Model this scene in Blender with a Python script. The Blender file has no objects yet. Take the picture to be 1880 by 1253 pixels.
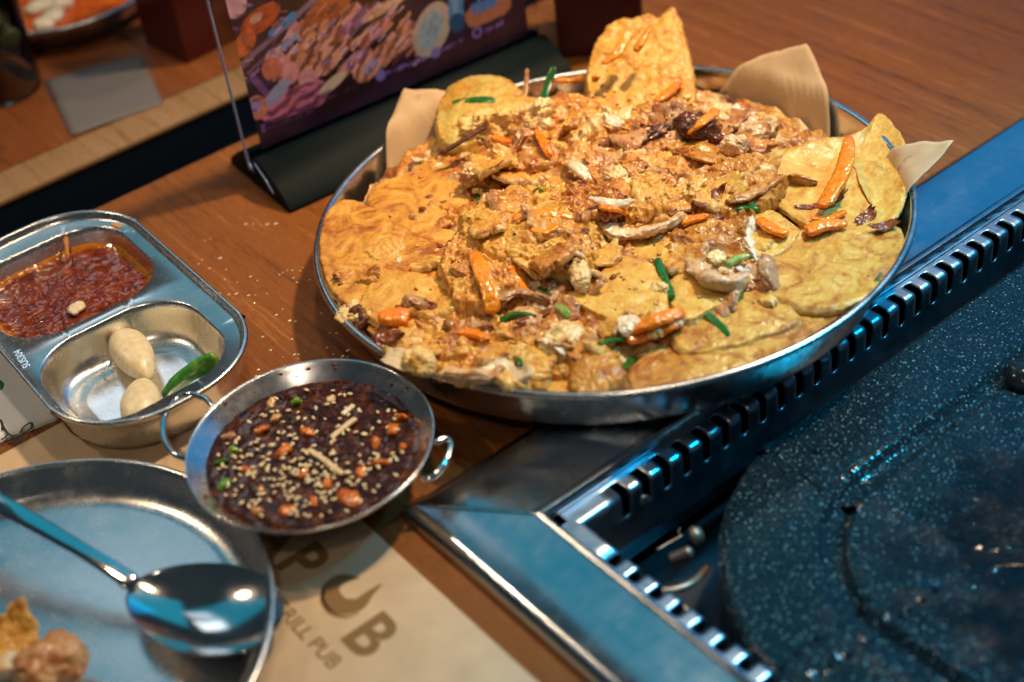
import bpy, bmesh, math, random
import numpy as np
from mathutils import Vector, Matrix

# ------------------------------------------------------------------ scene, camera, light
scene = bpy.context.scene
COL = scene.collection
ORG = np.array([40.0, 55.0, 0.0])            # all lengths below are centimetres; ORG is the world origin


def M(p):                                     # centimetres -> world metres
    return (np.asarray(p, float) - ORG) * 0.01


# camera pose (54 cm above the table)
FPX, PITCH, ROLL, YAW, CAMH = 2675.6, 0.67745, -0.12998, 0.60261, 54.0
_fw = np.array([math.sin(YAW) * math.cos(PITCH), math.cos(YAW) * math.cos(PITCH), -math.sin(PITCH)])
_r = np.array([math.cos(YAW), -math.sin(YAW), 0.0])
_u = np.cross(_r, _fw)
RGT = math.cos(ROLL) * _r + math.sin(ROLL) * _u
UPV = -math.sin(ROLL) * _r + math.cos(ROLL) * _u


def at(x, y, z=0.0):
    """place on the horizontal plane z (cm) that the photograph shows at pixel x, y"""
    d = (x - 940.0) * RGT - (y - 626.5) * UPV + FPX * _fw
    t = (z - CAMH) / d[2]
    return np.array([d[0] * t, d[1] * t, z])


cam_d = bpy.data.cameras.new("camera")
cam = bpy.data.objects.new("camera", cam_d)
COL.objects.link(cam)
cam.matrix_world = Matrix(((RGT[0], UPV[0], -_fw[0], -0.40), (RGT[1], UPV[1], -_fw[1], -0.55),
                           (RGT[2], UPV[2], -_fw[2], 0.54), (0, 0, 0, 1)))
cam_d.sensor_width = 36.0
cam_d.lens = FPX / 1880.0 * 36.0
cam_d.clip_start, cam_d.clip_end = 0.02, 50
cam_d.dof.use_dof = True
cam_d.dof.focus_distance = 0.868
cam_d.dof.aperture_fstop = 3.6
scene.camera = cam

world = bpy.data.worlds.new("World")
scene.world = world
world.use_nodes = True
world.node_tree.nodes["Background"].inputs[0].default_value = (0.035, 0.060, 0.075, 1)
world.node_tree.nodes["Background"].inputs[1].default_value = 0.5


def area(name, loc, target, size, power, color, size_y=None, spread=180, shape=None):
    d = bpy.data.lights.new(name, 'AREA')
    d.energy = power
    d.color = color
    d.size = size * 0.01
    d.spread = math.radians(spread)
    if size_y:
        d.shape = 'RECTANGLE'
        d.size_y = size_y * 0.01
    else:
        d.shape = 'DISK'
    o = bpy.data.objects.new(name, d)
    COL.objects.link(o)
    a, b = Vector(M(loc)), Vector(M(target))
    o.location = a
    o.rotation_euler = (b - a).to_track_quat('-Z', 'Y').to_euler()
    return o


WARM = (1.0, 0.72, 0.44)
area("ceiling_or_fill_lamp", (58, 58, 172), (36, 76, 0), 12, .45, WARM, spread=46)
area("ceiling_or_fill_lamp", (128, 48, 170), (50, 68, 0), 13, 2.3, WARM, spread=40)
area("ceiling_or_fill_lamp", (-60, 170, 165), (38, 72, 0), 13, .50, WARM, spread=46)
area("ceiling_or_fill_lamp", (-30, -40, 175), (30, 72, 0), 14, .30, (1.0, 0.82, 0.62), spread=54)  # unseen front fill, added to brighten the menu card
area("blue_wall_screen", (300, 110, 125), (60, 60, 10), 300, 14, (0.0, 0.38, 0.92), 250)
area("blue_spotlight", (118, -10, 130), (63, 13, 0), 18, 3.0, (0.0, 0.55, 0.95), spread=34)
area("teal_ceiling_panel", (116, 140, 168), (40, 45, 0), 110, 3.4, (0.0, 0.40, 0.58), 150)
area("teal_ceiling_panel", (0, 225, 168), (8, 53, 0), 140, 2.4, (0.0, 0.42, 0.62), 120)
area("white_ceiling_panel", (64, 212, 188), (14, 47, 0), 45, .35, (0.95, 0.97, 1.0), 40)
area("white_ceiling_panel", (88, 298, 188), (20, 67, 0), 60, 1.9, (0.9, 0.95, 1.0), 60)

scene.view_settings.view_transform = 'Standard'
scene.view_settings.look = 'None'
scene.view_settings.exposure = 0.0
scene.view_settings.gamma = 1.0
scene.render.engine = 'CYCLES'
scene.cycles.use_denoising = True
scene.cycles.max_bounces = 8
scene.cycles.sample_clamp_indirect = 6.0

# ------------------------------------------------------------------ noise
_rs = np.random.RandomState(7)
_perm = np.tile(_rs.permutation(256), 3)
_g = _rs.normal(size=(256, 3))
_g /= np.linalg.norm(_g, axis=1)[:, None]


def perlin(P):
    P = np.asarray(P, float)
    i = np.floor(P).astype(int)
    f = P - i
    i &= 255
    u = f * f * f * (f * (f * 6 - 15) + 10)
    r = 0
    for dx in (0, 1):
        for dy in (0, 1):
            for dz in (0, 1):
                h = _perm[_perm[_perm[i[:, 0] + dx] + i[:, 1] + dy] + i[:, 2] + dz]
                d = (_g[h] * (f - np.array([dx, dy, dz]))).sum(1)
                w = ((u[:, 0] if dx else 1 - u[:, 0]) * (u[:, 1] if dy else 1 - u[:, 1]) * (u[:, 2] if dz else 1 - u[:, 2]))
                r = r + d * w
    return r * 1.5


def fbm(P, freq=1.0, octaves=4, seed=0, gain=0.5, ridged=False):
    P = np.asarray(P, float) * freq + np.array([seed * 17.3 + .37, seed * 7.7 + .11, seed * 3.1 + .53]) + 100
    a, s, t = 1.0, 0.0, 0.0
    for k in range(octaves):
        n = perlin(P)
        if ridged:
            n = 1 - 2 * np.abs(n)
        s = s + a * n
        t += a
        a *= gain
        P = P * 2.03 + 11.1
    return s / t


# ------------------------------------------------------------------ objects
def tag(o, label=None, cat=None, group=None, kind=None):
    if label: o["label"] = label
    if cat: o["category"] = cat
    if group: o["group"] = group
    if kind: o["kind"] = kind
    return o


def empty(name, base, label=None, cat=None, group=None, kind=None):
    o = bpy.data.objects.new(name, None)
    COL.objects.link(o)
    o.location = M(base)
    o.empty_display_size = 0.01
    return tag(o, label, cat, group, kind)


def obj(name, V, F, mat, parent=None, base=None, smooth=True, attrs=None, label=None, cat=None, group=None, kind=None, holder=None):
    """one mesh object from vertices in absolute centimetres; children sit at their thing's base point"""
    V = np.asarray(V, float)
    me = bpy.data.meshes.new(name)
    if parent is not None:
        root = np.array(parent.location)
        p = parent.parent
        while p is not None:
            root = root + np.array(p.location)
            p = p.parent
        loc = (0, 0, 0)
    else:
        if base is None:
            base = np.array([*(V[:, :2].min(0) + V[:, :2].max(0)) / 2, V[:, 2].min()])
        root = M(base)
        loc = root
    me.from_pydata((M(V) - root).tolist(), [], [tuple(int(i) for i in f) for f in F])
    if smooth:
        me.polygons.foreach_set("use_smooth", [True] * len(me.polygons))
    for k, a in (attrs or {}).items():
        a = np.asarray(a, np.float32)
        if a.ndim == 1:
            me.attributes.new(k, 'FLOAT', 'POINT').data.foreach_set("value", a)
        else:
            c = np.ones((len(a), 4), np.float32)
            c[:, :3] = a
            me.attributes.new(k, 'FLOAT_COLOR', 'POINT').data.foreach_set("color", c.ravel())
    me.update()
    me.materials.append(mat)
    o = bpy.data.objects.new(name, me)
    COL.objects.link(o)
    if parent is not None:
        o.parent = parent
    o.location = loc
    return tag(o, label, cat, group, kind)


def sharp(o, deg=35):
    me = o.data
    bm = bmesh.new()
    bm.from_mesh(me)
    for e in bm.edges:
        if len(e.link_faces) == 2 and e.calc_face_angle(0) > math.radians(deg):
            e.smooth = False
    bm.to_mesh(me)
    bm.free()
    return o


def box_vf(x0, x1, y0, y1, z0, z1, bev=0.0, seg=2):
    bm = bmesh.new()
    bmesh.ops.create_cube(bm, size=1)
    for v in bm.verts:
        v.co = ((x0 + x1) / 2 + v.co.x * (x1 - x0), (y0 + y1) / 2 + v.co.y * (y1 - y0), (z0 + z1) / 2 + v.co.z * (z1 - z0))
    if bev:
        bmesh.ops.bevel(bm, geom=bm.edges[:], offset=bev, segments=seg, affect='EDGES', profile=0.5)
    bm.verts.ensure_lookup_table()
    V = np.array([v.co[:] for v in bm.verts])
    F = [[v.index for v in f.verts] for f in bm.faces]
    bm.free()
    return V, F


def rot_xy(V, c, ang):
    V = np.array(V, float)
    s, k = math.sin(ang), math.cos(ang)
    x, y = V[:, 0] - c[0], V[:, 1] - c[1]
    V[:, 0], V[:, 1] = c[0] + k * x - s * y, c[1] + s * x + k * y
    return V


def grid_faces(n, m, wrap=False, off=0, flip=False):
    """n rings of m points each"""
    F = []
    for i in range(n - 1):
        for j in range(m if wrap else m - 1):
            a, b = off + i * m + j, off + i * m + (j + 1) % m
            c, d = b + m, a + m
            F.append((a, b, c, d) if not flip else (d, c, b, a))
    return F


def lathe(profile, c, n=96):
    """profile (r, z) from the axis outwards and back; first and last r may be 0"""
    th = np.linspace(0, 2 * math.pi, n, endpoint=False)
    V, F = [], []
    for r, z in profile:
        r = max(r, 1e-4)
        V += [(c[0] + r * math.cos(t), c[1] + r * math.sin(t), c[2] + z) for t in th]
    return np.array(V), grid_faces(len(profile), n, True)


def smooth_path(pts, n, closed=False):
    P = np.asarray(pts, float)
    k = len(P)
    if k == 2 and not closed:
        t = np.linspace(0, 1, n)[:, None]
        return P[0] * (1 - t) + P[1] * t
    out = []
    S = k if closed else k - 1
    g = lambda i: P[i % k] if closed else P[min(max(i, 0), k - 1)]
    for i in range(S):
        p0, p1, p2, p3 = g(i - 1), g(i), g(i + 1), g(i + 2)
        for t in np.linspace(0, 1, 24, endpoint=False):
            out.append(0.5 * ((2 * p1) + (-p0 + p2) * t + (2 * p0 - 5 * p1 + 4 * p2 - p3) * t * t + (-p0 + 3 * p1 - 3 * p2 + p3) * t ** 3))
    if not closed:
        out.append(P[-1])
    out = np.array(out)
    q = np.vstack([out, out[:1]]) if closed else out
    L = np.concatenate([[0], np.cumsum(np.linalg.norm(np.diff(q, axis=0), axis=1))])
    s = np.linspace(0, L[-1], n, endpoint=not closed)
    return np.stack([np.interp(s, L, q[:, d]) for d in range(q.shape[1])], 1)


def sweep(pts, w, h, n=24, m=12, power=2.0, taper=(1, 1), cap=0.5, twist=0.0, up=(0, 0, 1), closed=False, prof=None):
    """tube along pts with a superellipse section w wide and h high (full sizes)"""
    P = smooth_path(pts, n, closed)
    T = np.gradient(P, axis=0)
    if closed:
        T = np.roll(P, -1, 0) - np.roll(P, 1, 0)
    T /= np.linalg.norm(T, axis=1)[:, None] + 1e-9
    up = np.array(up, float)
    S = np.cross(T, up)
    S /= np.linalg.norm(S, axis=1)[:, None] + 1e-9
    N = np.cross(S, T)
    th = np.linspace(0, 2 * math.pi, m, endpoint=False)
    cx = np.sign(np.cos(th)) * np.abs(np.cos(th)) ** (2 / power)
    cy = np.sign(np.sin(th)) * np.abs(np.sin(th)) ** (2 / power)
    V = []
    for i in range(n):
        f = i / (n - 1)
        k = taper[0] * (1 - f) + taper[1] * f
        if prof is not None:
            k *= np.interp(f, np.linspace(0, 1, len(prof)), prof)
        if not closed and cap > 0:
            e = min(f, 1 - f) / (cap * 0.2 + 1e-6)
            if e < 1:
                k *= math.sqrt(max(0.02, 1 - (1 - e) ** 2))
        a = twist * f
        s = S[i] * math.cos(a) + N[i] * math.sin(a)
        nn = -S[i] * math.sin(a) + N[i] * math.cos(a)
        V += [P[i] + s * (cx[j] * w / 2 * k) + nn * (cy[j] * h / 2 * k) for j in range(m)]
    F = grid_faces(n, m, True)
    V = np.array(V)
    if closed:
        F += [((n - 1) * m + j, (n - 1) * m + (j + 1) % m, (j + 1) % m, j) for j in range(m)]
    else:
        F += [tuple(range(m - 1, -1, -1)), tuple((n - 1) * m + j for j in range(m))]
    return V, F


def join(parts):
    V, F, n = [], [], 0
    for v, f in parts:
        V.append(np.asarray(v))
        F += [tuple(i + n for i in q) for q in f]
        n += len(v)
    return np.vstack(V), F


_ico = {}


def ico(sub):
    if sub not in _ico:
        bm = bmesh.new()
        bmesh.ops.create_icosphere(bm, subdivisions=sub, radius=1)
        bm.verts.ensure_lookup_table()
        _ico[sub] = (np.array([v.co[:] for v in bm.verts]), [[v.index for v in f.verts] for f in bm.faces])
        bm.free()
    return _ico[sub]


# ------------------------------------------------------------------ materials
def nd(nt, kind, **kw):
    n = nt.nodes.new(kind)
    for k, v in kw.items():
        if k in n.inputs:
            n.inputs[k].default_value = v
        else:
            setattr(n, k, v)
    return n


def newmat(name, base=(.8, .8, .8), rough=.5, metal=0.0, **kw):
    m = bpy.data.materials.new(name)
    m.use_nodes = True
    b = m.node_tree.nodes["Principled BSDF"]
    b.inputs["Base Color"].default_value = (*base, 1)
    b.inputs["Roughness"].default_value = rough
    b.inputs["Metallic"].default_value = metal
    for k, v in kw.items():
        b.inputs[k].default_value = v
    return m, m.node_tree, b


def coords(nt, scale=(1, 1, 1), rot=(0, 0, 0)):
    """object coordinates in centimetres"""
    t = nd(nt, 'ShaderNodeTexCoord')
    mp = nd(nt, 'ShaderNodeMapping')
    mp.inputs["Scale"].default_value = tuple(100 * s for s in scale)
    mp.inputs["Rotation"].default_value = rot
    nt.links.new(t.outputs["Object"], mp.inputs["Vector"])
    return mp.outputs[0]


def noise(nt, vec, scale, detail=4, rough=.55, distort=0.0):
    n = nd(nt, 'ShaderNodeTexNoise')
    n.inputs["Scale"].default_value = scale
    n.inputs["Detail"].default_value = detail
    n.inputs["Roughness"].default_value = rough
    n.inputs["Distortion"].default_value = distort
    nt.links.new(vec, n.inputs["Vector"])
    return n.outputs["Fac"]


def ramp(nt, fac, stops, interp='LINEAR'):
    r = nd(nt, 'ShaderNodeValToRGB')
    r.color_ramp.interpolation = interp
    e = r.color_ramp.elements
    while len(e) < len(stops):
        e.new(0.5)
    for i, (p, c) in enumerate(stops):
        e[i].position = p
        e[i].color = (*c, 1) if len(c) == 3 else c
    nt.links.new(fac, r.inputs[0])
    return r.outputs[0]


def mono(v):
    return (v, v, v)


def math_n(nt, op, a, b=None, clamp=False):
    n = nd(nt, 'ShaderNodeMath', operation=op)
    n.use_clamp = clamp
    for i, q in enumerate((a, b)):
        if q is None: continue
        if isinstance(q, (int, float)):
            n.inputs[i].default_value = q
        else:
            nt.links.new(q, n.inputs[i])
    return n.outputs[0]


def mix(nt, fac, a, b, blend='MIX'):
    n = nd(nt, 'ShaderNodeMix', data_type='RGBA', blend_type=blend)
    for i, q in ((0, fac), (6, a), (7, b)):
        if isinstance(q, (int, float)):
            n.inputs[i].default_value = q
        elif isinstance(q, tuple):
            n.inputs[i].default_value = (*q, 1)
        else:
            nt.links.new(q, n.inputs[i])
    return n.outputs[2]


def attr(nt, name, out="Fac"):
    a = nd(nt, 'ShaderNodeAttribute', attribute_name=name)
    return a.outputs[out]


def bump(nt, b, height, strength=.3, dist=.05):
    n = nd(nt, 'ShaderNodeBump')
    n.inputs["Strength"].default_value = strength
    n.inputs["Distance"].default_value = dist * 0.01
    nt.links.new(height, n.inputs["Height"])
    nt.links.new(n.outputs[0], b.inputs["Normal"])
    return n


def steel(name, base=(.70, .70, .71), r0=.16, r1=.34, scratch=(6, .4, 6), bstr=.05, smudge=.5):
    m, nt, b = newmat(name, base, .25, 1.0)
    v = coords(nt)
    n = noise(nt, v, .5, 5, .65)
    vs = coords(nt, scratch)
    s = noise(nt, vs, 3.0, 3)
    f = math_n(nt, 'ADD', math_n(nt, 'MULTIPLY', n, .7), math_n(nt, 'MULTIPLY', s, .3))
    rr = nd(nt, 'ShaderNodeMapRange')
    rr.inputs["From Min"].default_value, rr.inputs["From Max"].default_value = .3, .7
    rr.inputs["To Min"].default_value, rr.inputs["To Max"].default_value = r0, r1
    nt.links.new(f, rr.inputs["Value"])
    nt.links.new(rr.outputs[0], b.inputs["Roughness"])
    c = ramp(nt, n, [(.3, tuple(x * .95 for x in base)), (.65, base)])
    nt.links.new(c, b.inputs["Base Color"])
    bump(nt, b, s, bstr, .02)
    return m


STEEL = steel("stainless_steel")
STEEL_POL = steel("polished_steel", (.74, .74, .75), .06, .16, bstr=.02)
STEEL_TRAY = steel("satin_steel", (.78, .78, .78), .22, .31, bstr=.03)
STEEL_GRILL = steel("grill_steel", (.54, .58, .63), .13, .27, (.3, 5, 5), .07)


STEEL_RAIL = steel("rail_steel", (.38, .46, .56), .24, .42, (.3, 5, 5), .06)


def wood_mat(name, c0, c1, c2, seed=0.0, rough=.36):
    m, nt, b = newmat(name, c1, rough, **{"Specular IOR Level": .22})
    v = coords(nt, (1, .09, 1))
    v2 = coords(nt, (1, .035, 1))
    warp = noise(nt, v2, .12, 2)
    g1 = noise(nt, v2, .8 + seed, 5, .6, 1.2)
    g2 = noise(nt, v, 5.0, 4, .7)
    g3 = noise(nt, v, 14.0, 2, .6)
    f = math_n(nt, 'ADD', math_n(nt, 'MULTIPLY', g1, .62), math_n(nt, 'MULTIPLY', g2, .38))
    col = ramp(nt, f, [(.36, c0), (.47, c1), (.54, c1), (.64, c2)])
    pores = ramp(nt, g3, [(.30, mono(.62)), (.44, mono(1))])
    col = mix(nt, 1.0, col, pores, 'MULTIPLY')
    # scratches across and along the grain
    sv = coords(nt, (.05, 2.2, 1), (0, 0, .12))
    sc = noise(nt, sv, 2.2, 3, .6)
    sm = ramp(nt, sc, [(.70, mono(0)), (.74, mono(1))])
    pv = coords(nt)
    pm = ramp(nt, noise(nt, pv, .16, 2), [(.52, mono(0)), (.62, mono(.55))])
    col = mix(nt, math_n(nt, 'MULTIPLY', sm, pm), col, (.62, .40, .22))
    nt.links.new(col, b.inputs["Base Color"])
    rg = ramp(nt, noise(nt, pv, .3, 4), [(.3, mono(rough - .10)), (.7, mono(rough + .16))])
    nt.links.new(rg, b.inputs["Roughness"])
    bump(nt, b, math_n(nt, 'ADD', g3, sm), .16, .03)
    return m


WOOD = wood_mat("table_wood", (.085, .027, .007), (.215, .073, .016), (.34, .130, .036), rough=.48)
WOOD_FAR = wood_mat("far_table_wood", (.115, .034, .011), (.21, .066, .020), (.30, .105, .036), .25, .42)
EDGE = wood_mat("edge_band_wood", (.20, .115, .055), (.30, .18, .09), (.36, .235, .135), .4, .6)


def kraft_mat(name, c, spots=True):
    m, nt, b = newmat(name, c, .75)
    v = coords(nt)
    n = noise(nt, v, .5, 6, .6)
    fb = noise(nt, coords(nt, (1, 4, 1)), 6, 3)
    col = ramp(nt, n, [(.3, tuple(x * .88 for x in c)), (.7, tuple(min(1, x * 1.06) for x in c))])
    if spots:
        g = ramp(nt, noise(nt, v, .42, 3, .5), [(.60, mono(0)), (.64, mono(1))])
        col = mix(nt, math_n(nt, 'MULTIPLY', g, .75), col, tuple(x * .42 for x in c))
    nt.links.new(col, b.inputs["Base Color"])
    bump(nt, b, math_n(nt, 'ADD', n, math_n(nt, 'MULTIPLY', fb, .4)), .25, .05)
    return m


KRAFT = kraft_mat("kraft_paper", (.58, .41, .24))
MATPAPER = kraft_mat("placemat_paper", (.64, .48, .31), False)
INK = newmat("placemat_ink", (.23, .135, .045), .7)[0]


def food_mat(name, gold, brown, dark, cream, rough=.40, sss=.06, spec=.5, blotch=.45, fine=7.0, bstr=.36, blo=.45, bhi=.68, spots=.7, coat=.06):
    """fried batter: golden with browned blotches and dark flecks; the attribute torn shows the pale inside, brown adds crust"""
    m, nt, b = newmat(name, gold, rough)
    v = coords(nt)
    n1 = noise(nt, v, blotch, 6, .66, 1.6)
    n2 = noise(nt, v, 1.9, 5, .65, .5)
    n3 = noise(nt, v, fine, 4, .7)
    f = math_n(nt, 'ADD', math_n(nt, 'MULTIPLY', n1, 1.55), math_n(nt, 'MULTIPLY', n2, .40))
    f = math_n(nt, 'ADD', math_n(nt, 'SUBTRACT', f, .475), math_n(nt, 'MULTIPLY', attr(nt, "brown"), .6))
    light = tuple(min(1, g * k) for g, k in zip(gold, (1.06, 1.30, 1.9)))
    mid = tuple((x * .55 + y * .45) for x, y in zip(gold, brown))
    col = ramp(nt, f, [(.26, light), (.44, gold), (blo + .13, mid), (bhi + .02, brown), (.84, tuple((x + y) / 2 for x, y in zip(brown, dark))), (.97, dark)])
    fl = ramp(nt, n3, [(.67, mono(0)), (.74, mono(.7))])
    fm = ramp(nt, n2, [(.48, mono(0)), (.62, mono(1))])
    col = mix(nt, math_n(nt, 'MULTIPLY', fl, fm), col, dark)
    sp_ = ramp(nt, noise(nt, v, .95, 4, .6, .6), [(.60, mono(0)), (.70, mono(.75))])
    col = mix(nt, math_n(nt, 'MULTIPLY', sp_, spots), col, tuple(x * .6 + y * .4 for x, y in zip(brown, dark)))
    tc = ramp(nt, n2, [(.30, tuple(x * y for x, y in zip(cream, (.86, .74, .55)))), (.55, cream), (.75, tuple(min(1, x * 1.12) for x in cream))])
    tf = math_n(nt, 'MULTIPLY', attr(nt, "torn"), ramp(nt, n3, [(.2, mono(.6)), (.55, mono(1))]), True)
    col = mix(nt, tf, col, tc)
    nt.links.new(col, b.inputs["Base Color"])
    rg = ramp(nt, n2, [(.3, mono(rough - .14)), (.7, mono(rough + .18))])
    nt.links.new(rg, b.inputs["Roughness"])
    b.inputs["Coat Weight"].default_value = coat
    b.inputs["Coat Roughness"].default_value = .16
    b.inputs["Subsurface Weight"].default_value = sss
    b.inputs["Subsurface Radius"].default_value = (.004, .002, .0008)
    b.inputs["Subsurface Scale"].default_value = 1.0
    b.inputs["Specular IOR Level"].default_value = spec
    bump(nt, b, math_n(nt, 'ADD', noise(nt, v, fine * .5, 1.0, .4), math_n(nt, 'MULTIPLY', noise(nt, v, 1.5, 2, .5), 1.2)), bstr, .16)
    return m


PAN = food_mat("golden_batter", (.67, .345, .055), (.43, .140, .016), (.09, .020, .004), (.84, .66, .34))
PAN_Y = food_mat("yellow_batter", (.70, .400, .070), (.52, .195, .020), (.17, .042, .007), (.82, .63, .28), blo=.49, bhi=.74)
PAN_G = food_mat("greenish_batter", (.56, .40, .09), (.54, .25, .03), (.16, .06, .010), (.62, .52, .24))
CRISP = food_mat("crisp_brown_batter", (.58, .245, .030), (.34, .084, .010), (.080, .018, .006), (.74, .46, .19), .33, .08, .6, .8, 9)
CRUMB = food_mat("pale_crumb", (.70, .38, .070), (.54, .19, .022), (.20, .055, .010), (.84, .68, .36), .34, .15, .6, .7, 6)
MEAT = food_mat("cooked_meat", (.60, .31, .12), (.44, .155, .045), (.15, .042, .014), (.80, .58, .35), .30, .12, .6, .8, 6)
MUSH = food_mat("mushroom_meat", (.42, .205, .08), (.28, .10, .034), (.06, .022, .011), (.52, .34, .19), .28, .08, .6, .9, 6)
BURNT = food_mat("burnt_bits", (.13, .032, .010), (.06, .016, .008), (.012, .009, .009), (.22, .075, .025), .22, 0, .7, .9, 7)
CHAR = food_mat("charred_batter", (.26, .060, .012), (.12, .026, .009), (.020, .010, .008), (.50, .17, .05), .25, 0, .7, 1.2, 7)
CARROT = food_mat("carrot_flesh", (.92, .250, .000), (.80, .15, .000), (.30, .05, .004), (.88, .38, .02), .15, .12, .8, .6, 6, .75, .55, .85, 0, coat=.3)
CARROT_Y = food_mat("fried_carrot", (.86, .32, .010), (.76, .18, .005), (.36, .08, .006), (.88, .46, .05), .18, .12, .8, .6, 4.5, 1.0, .55, .85, .4, coat=.3)
SCAL = food_mat("scallion_green", (.018, .135, .010), (.007, .06, .007), (.010, .04, .006), (.30, .50, .10), .20, .06, .6, .6, 7, .3, .55, .85, 0, coat=.3)
SCAL_L = food_mat("scallion_pale", (.17, .32, .03), (.07, .19, .018), (.04, .10, .015), (.58, .66, .28), .22, .10, .6, .6, 7, .3, .55, .85, 0, coat=.3)
WHITE = food_mat("white_onion", (.78, .64, .42), (.74, .52, .28), (.48, .27, .10), (.84, .76, .60), .24, .2, .6, .8, 5, .35, .55, .85, 0, coat=.3)

# ------------------------------------------------------------------ setting: tables
L = [(-60, -40), (26.0, -40), (26.0, 46.8), (170, 46.8), (170, 88.1), (-60, 88.1)]
V = [(x, y, 0) for x, y in L] + [(x, y, -3.0) for x, y in L]
F = [tuple(range(6)), tuple(range(11, 5, -1))] + [(i, i + 6, (i + 1) % 6 + 6, (i + 1) % 6) for i in range(6)]
obj("table", V, F, WOOD, smooth=False, kind="structure", base=(40, 70, 0))
V, F = box_vf(-60, 170, 98.4, 220, -3, .0, .0)
far = obj("far_table", V, F, WOOD_FAR, smooth=False, kind="structure", base=(40, 110, 0))
V, F = box_vf(-60, 170, 94.4, 98.36, -.55, .05, .22, 3)
obj("edge_band", V, F, EDGE, parent=far)
m, nt, b = newmat("dark_floor", (.012, .013, .015), .6)
obj("floor", [(-150, -100, -72), (300, -100, -72), (300, 300, -72), (-150, 300, -72)], [(0, 1, 2, 3)], m, smooth=False, kind="structure", base=(40, 60, -72))

# ------------------------------------------------------------------ placemat with print
PM = obj("placemat", *box_vf(-18, 23.2, 24, 68.6, .004, .03), MATPAPER, smooth=False,
         label="tan kraft paper placemat with printed brown lettering under the sauce bowl", cat="placemat")


def text_mesh(body, size, bold):
    cu = bpy.data.curves.new("t", 'FONT')
    cu.body = body
    cu.size = size
    cu.offset = bold
    cu.resolution_u = 4
    o = bpy.data.objects.new("t", cu)
    COL.objects.link(o)
    dg = bpy.context.evaluated_depsgraph_get()
    me = bpy.data.meshes.new_from_object(o.evaluated_get(dg))
    V = np.array([v.co[:] for v in me.vertices])
    F = [tuple(p.vertices) for p in me.polygons]
    bpy.data.objects.remove(o)
    bpy.data.meshes.remove(me)
    return V, F


def lay_text(name, body, size, bold, origin, parent, mat, ang=-math.pi / 2, z=.036, sx=1.0):
    V, F = text_mesh(body, size, bold)
    V[:, 0] *= sx
    c, s = math.cos(ang), math.sin(ang)
    W = np.stack([origin[0] + c * V[:, 0] - s * V[:, 1], origin[1] + s * V[:, 0] + c * V[:, 1], np.full(len(V), z)], 1)
    return obj(name, W, F, mat, parent=parent, smooth=False)


# baseline runs towards the viewer, letter tops towards the grill
lay_text("letter", "A", 3.5, .10, (18.2, 52.9), PM, INK)
lay_text("letter", "P", 3.5, .10, (18.2, 50.2), PM, INK)
lay_text("letter", "B", 3.5, .10, (18.0, 43.9), PM, INK)
lay_text("letters", "GRILL PUB", 1.12, .02, (16.55, 48.0), PM, INK, sx=1.06)
# the flame-shaped letter between them: a thick hook with a curling tip and a thin outer arc


def flat_stroke(pts, widths, z, n=40):
    P = smooth_path(np.array([(a, b) for a, b in pts]), n)
    T = np.gradient(P, axis=0)
    T /= np.linalg.norm(T, axis=1)[:, None]
    N = np.stack([-T[:, 1], T[:, 0]], 1)
    w = np.interp(np.linspace(0, 1, n), np.linspace(0, 1, len(widths)), widths)[:, None] / 2
    A, B = P + N * w, P - N * w
    V = np.vstack([np.c_[A, np.full(n, z)], np.c_[B, np.full(n, z)]])
    return V, [(i, i + 1, n + i + 1, n + i) for i in range(n - 1)]


hook = [at(x, y, 0)[:2] for x, y in ((660, 1062), (622, 1066), (606, 1088), (622, 1112), (655, 1112), (678, 1092), (700, 1074))]
arc = [at(x, y, 0)[:2] for x, y in ((597, 1078), (592, 1104), (608, 1126), (636, 1134), (660, 1126))]
obj("letter", *flat_stroke(hook, [.1, .7, .95, 1.05, .95, .5, .1], .036), INK, parent=PM, smooth=False)
obj("letter", *flat_stroke(arc, [.05, .22, .28, .2, .05], .036), INK, parent=PM, smooth=False)

# ------------------------------------------------------------------ table grill
CX, CY = 24.8, 48.4                           # outer corner of the frame on the table
GR = empty("table_grill", (60, 20, 0), "built-in tabletop grill with blue-lit steel frame and slotted inner rim", "grill")
# section across the frame: (distance in from the outer edge, height)
SEC = [(0, -.2), (0.02, .18), (.22, .50), (.62, .80), (.95, .90), (3.2, .90), (5.35, .90), (5.55, .98), (5.75, 1.06), (5.92, 1.02), (6.0, .90), (6.02, .30)]


def frame_side(sec, kx):
    """both arms with a mitre at the corner; kx squeezes the section of the arm that runs towards the viewer"""
    n = len(sec)
    A0 = [(CX + d * kx, CY - d, z) for d, z in sec]
    A1 = [(150, CY - d, z) for d, z in sec]
    B1 = [(CX + d * kx, -60, z) for d, z in sec]
    VA = np.array(A0 + A1)
    VB = np.array(B1 + A0)
    return (VA, grid_faces(2, n)), (VB, grid_faces(2, n))


KX = 5.0 / 6.0
(a, fa), (b_, fb) = frame_side(SEC, KX)
fr1 = obj("frame_rail", a, fa, STEEL_GRILL, parent=GR)
fr2 = obj("frame_rail", b_, fb, STEEL_GRILL, parent=GR)
for o in (fr1, fr2):
    sharp(o, 40)
# weld bead on the mitre
wp = [(CX + d * KX, CY - d, z + .01) for d, z in SEC[4:9]]
V, F = sweep(wp, .30, .10, 60, 8)
V[:, 2] += fbm(V, 2.2, 3, 4) * .05
obj("weld_bead", V, F, STEEL_POL, parent=GR)
# ring stain-free polished crease strip along the viewer arm
V, F = sweep([(CX + .50, 46.6, .86), (CX + .50, -60, .86)], .10, .08, 60, 6)
obj("bright_crease", V, F, STEEL_POL, parent=GR)


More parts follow.
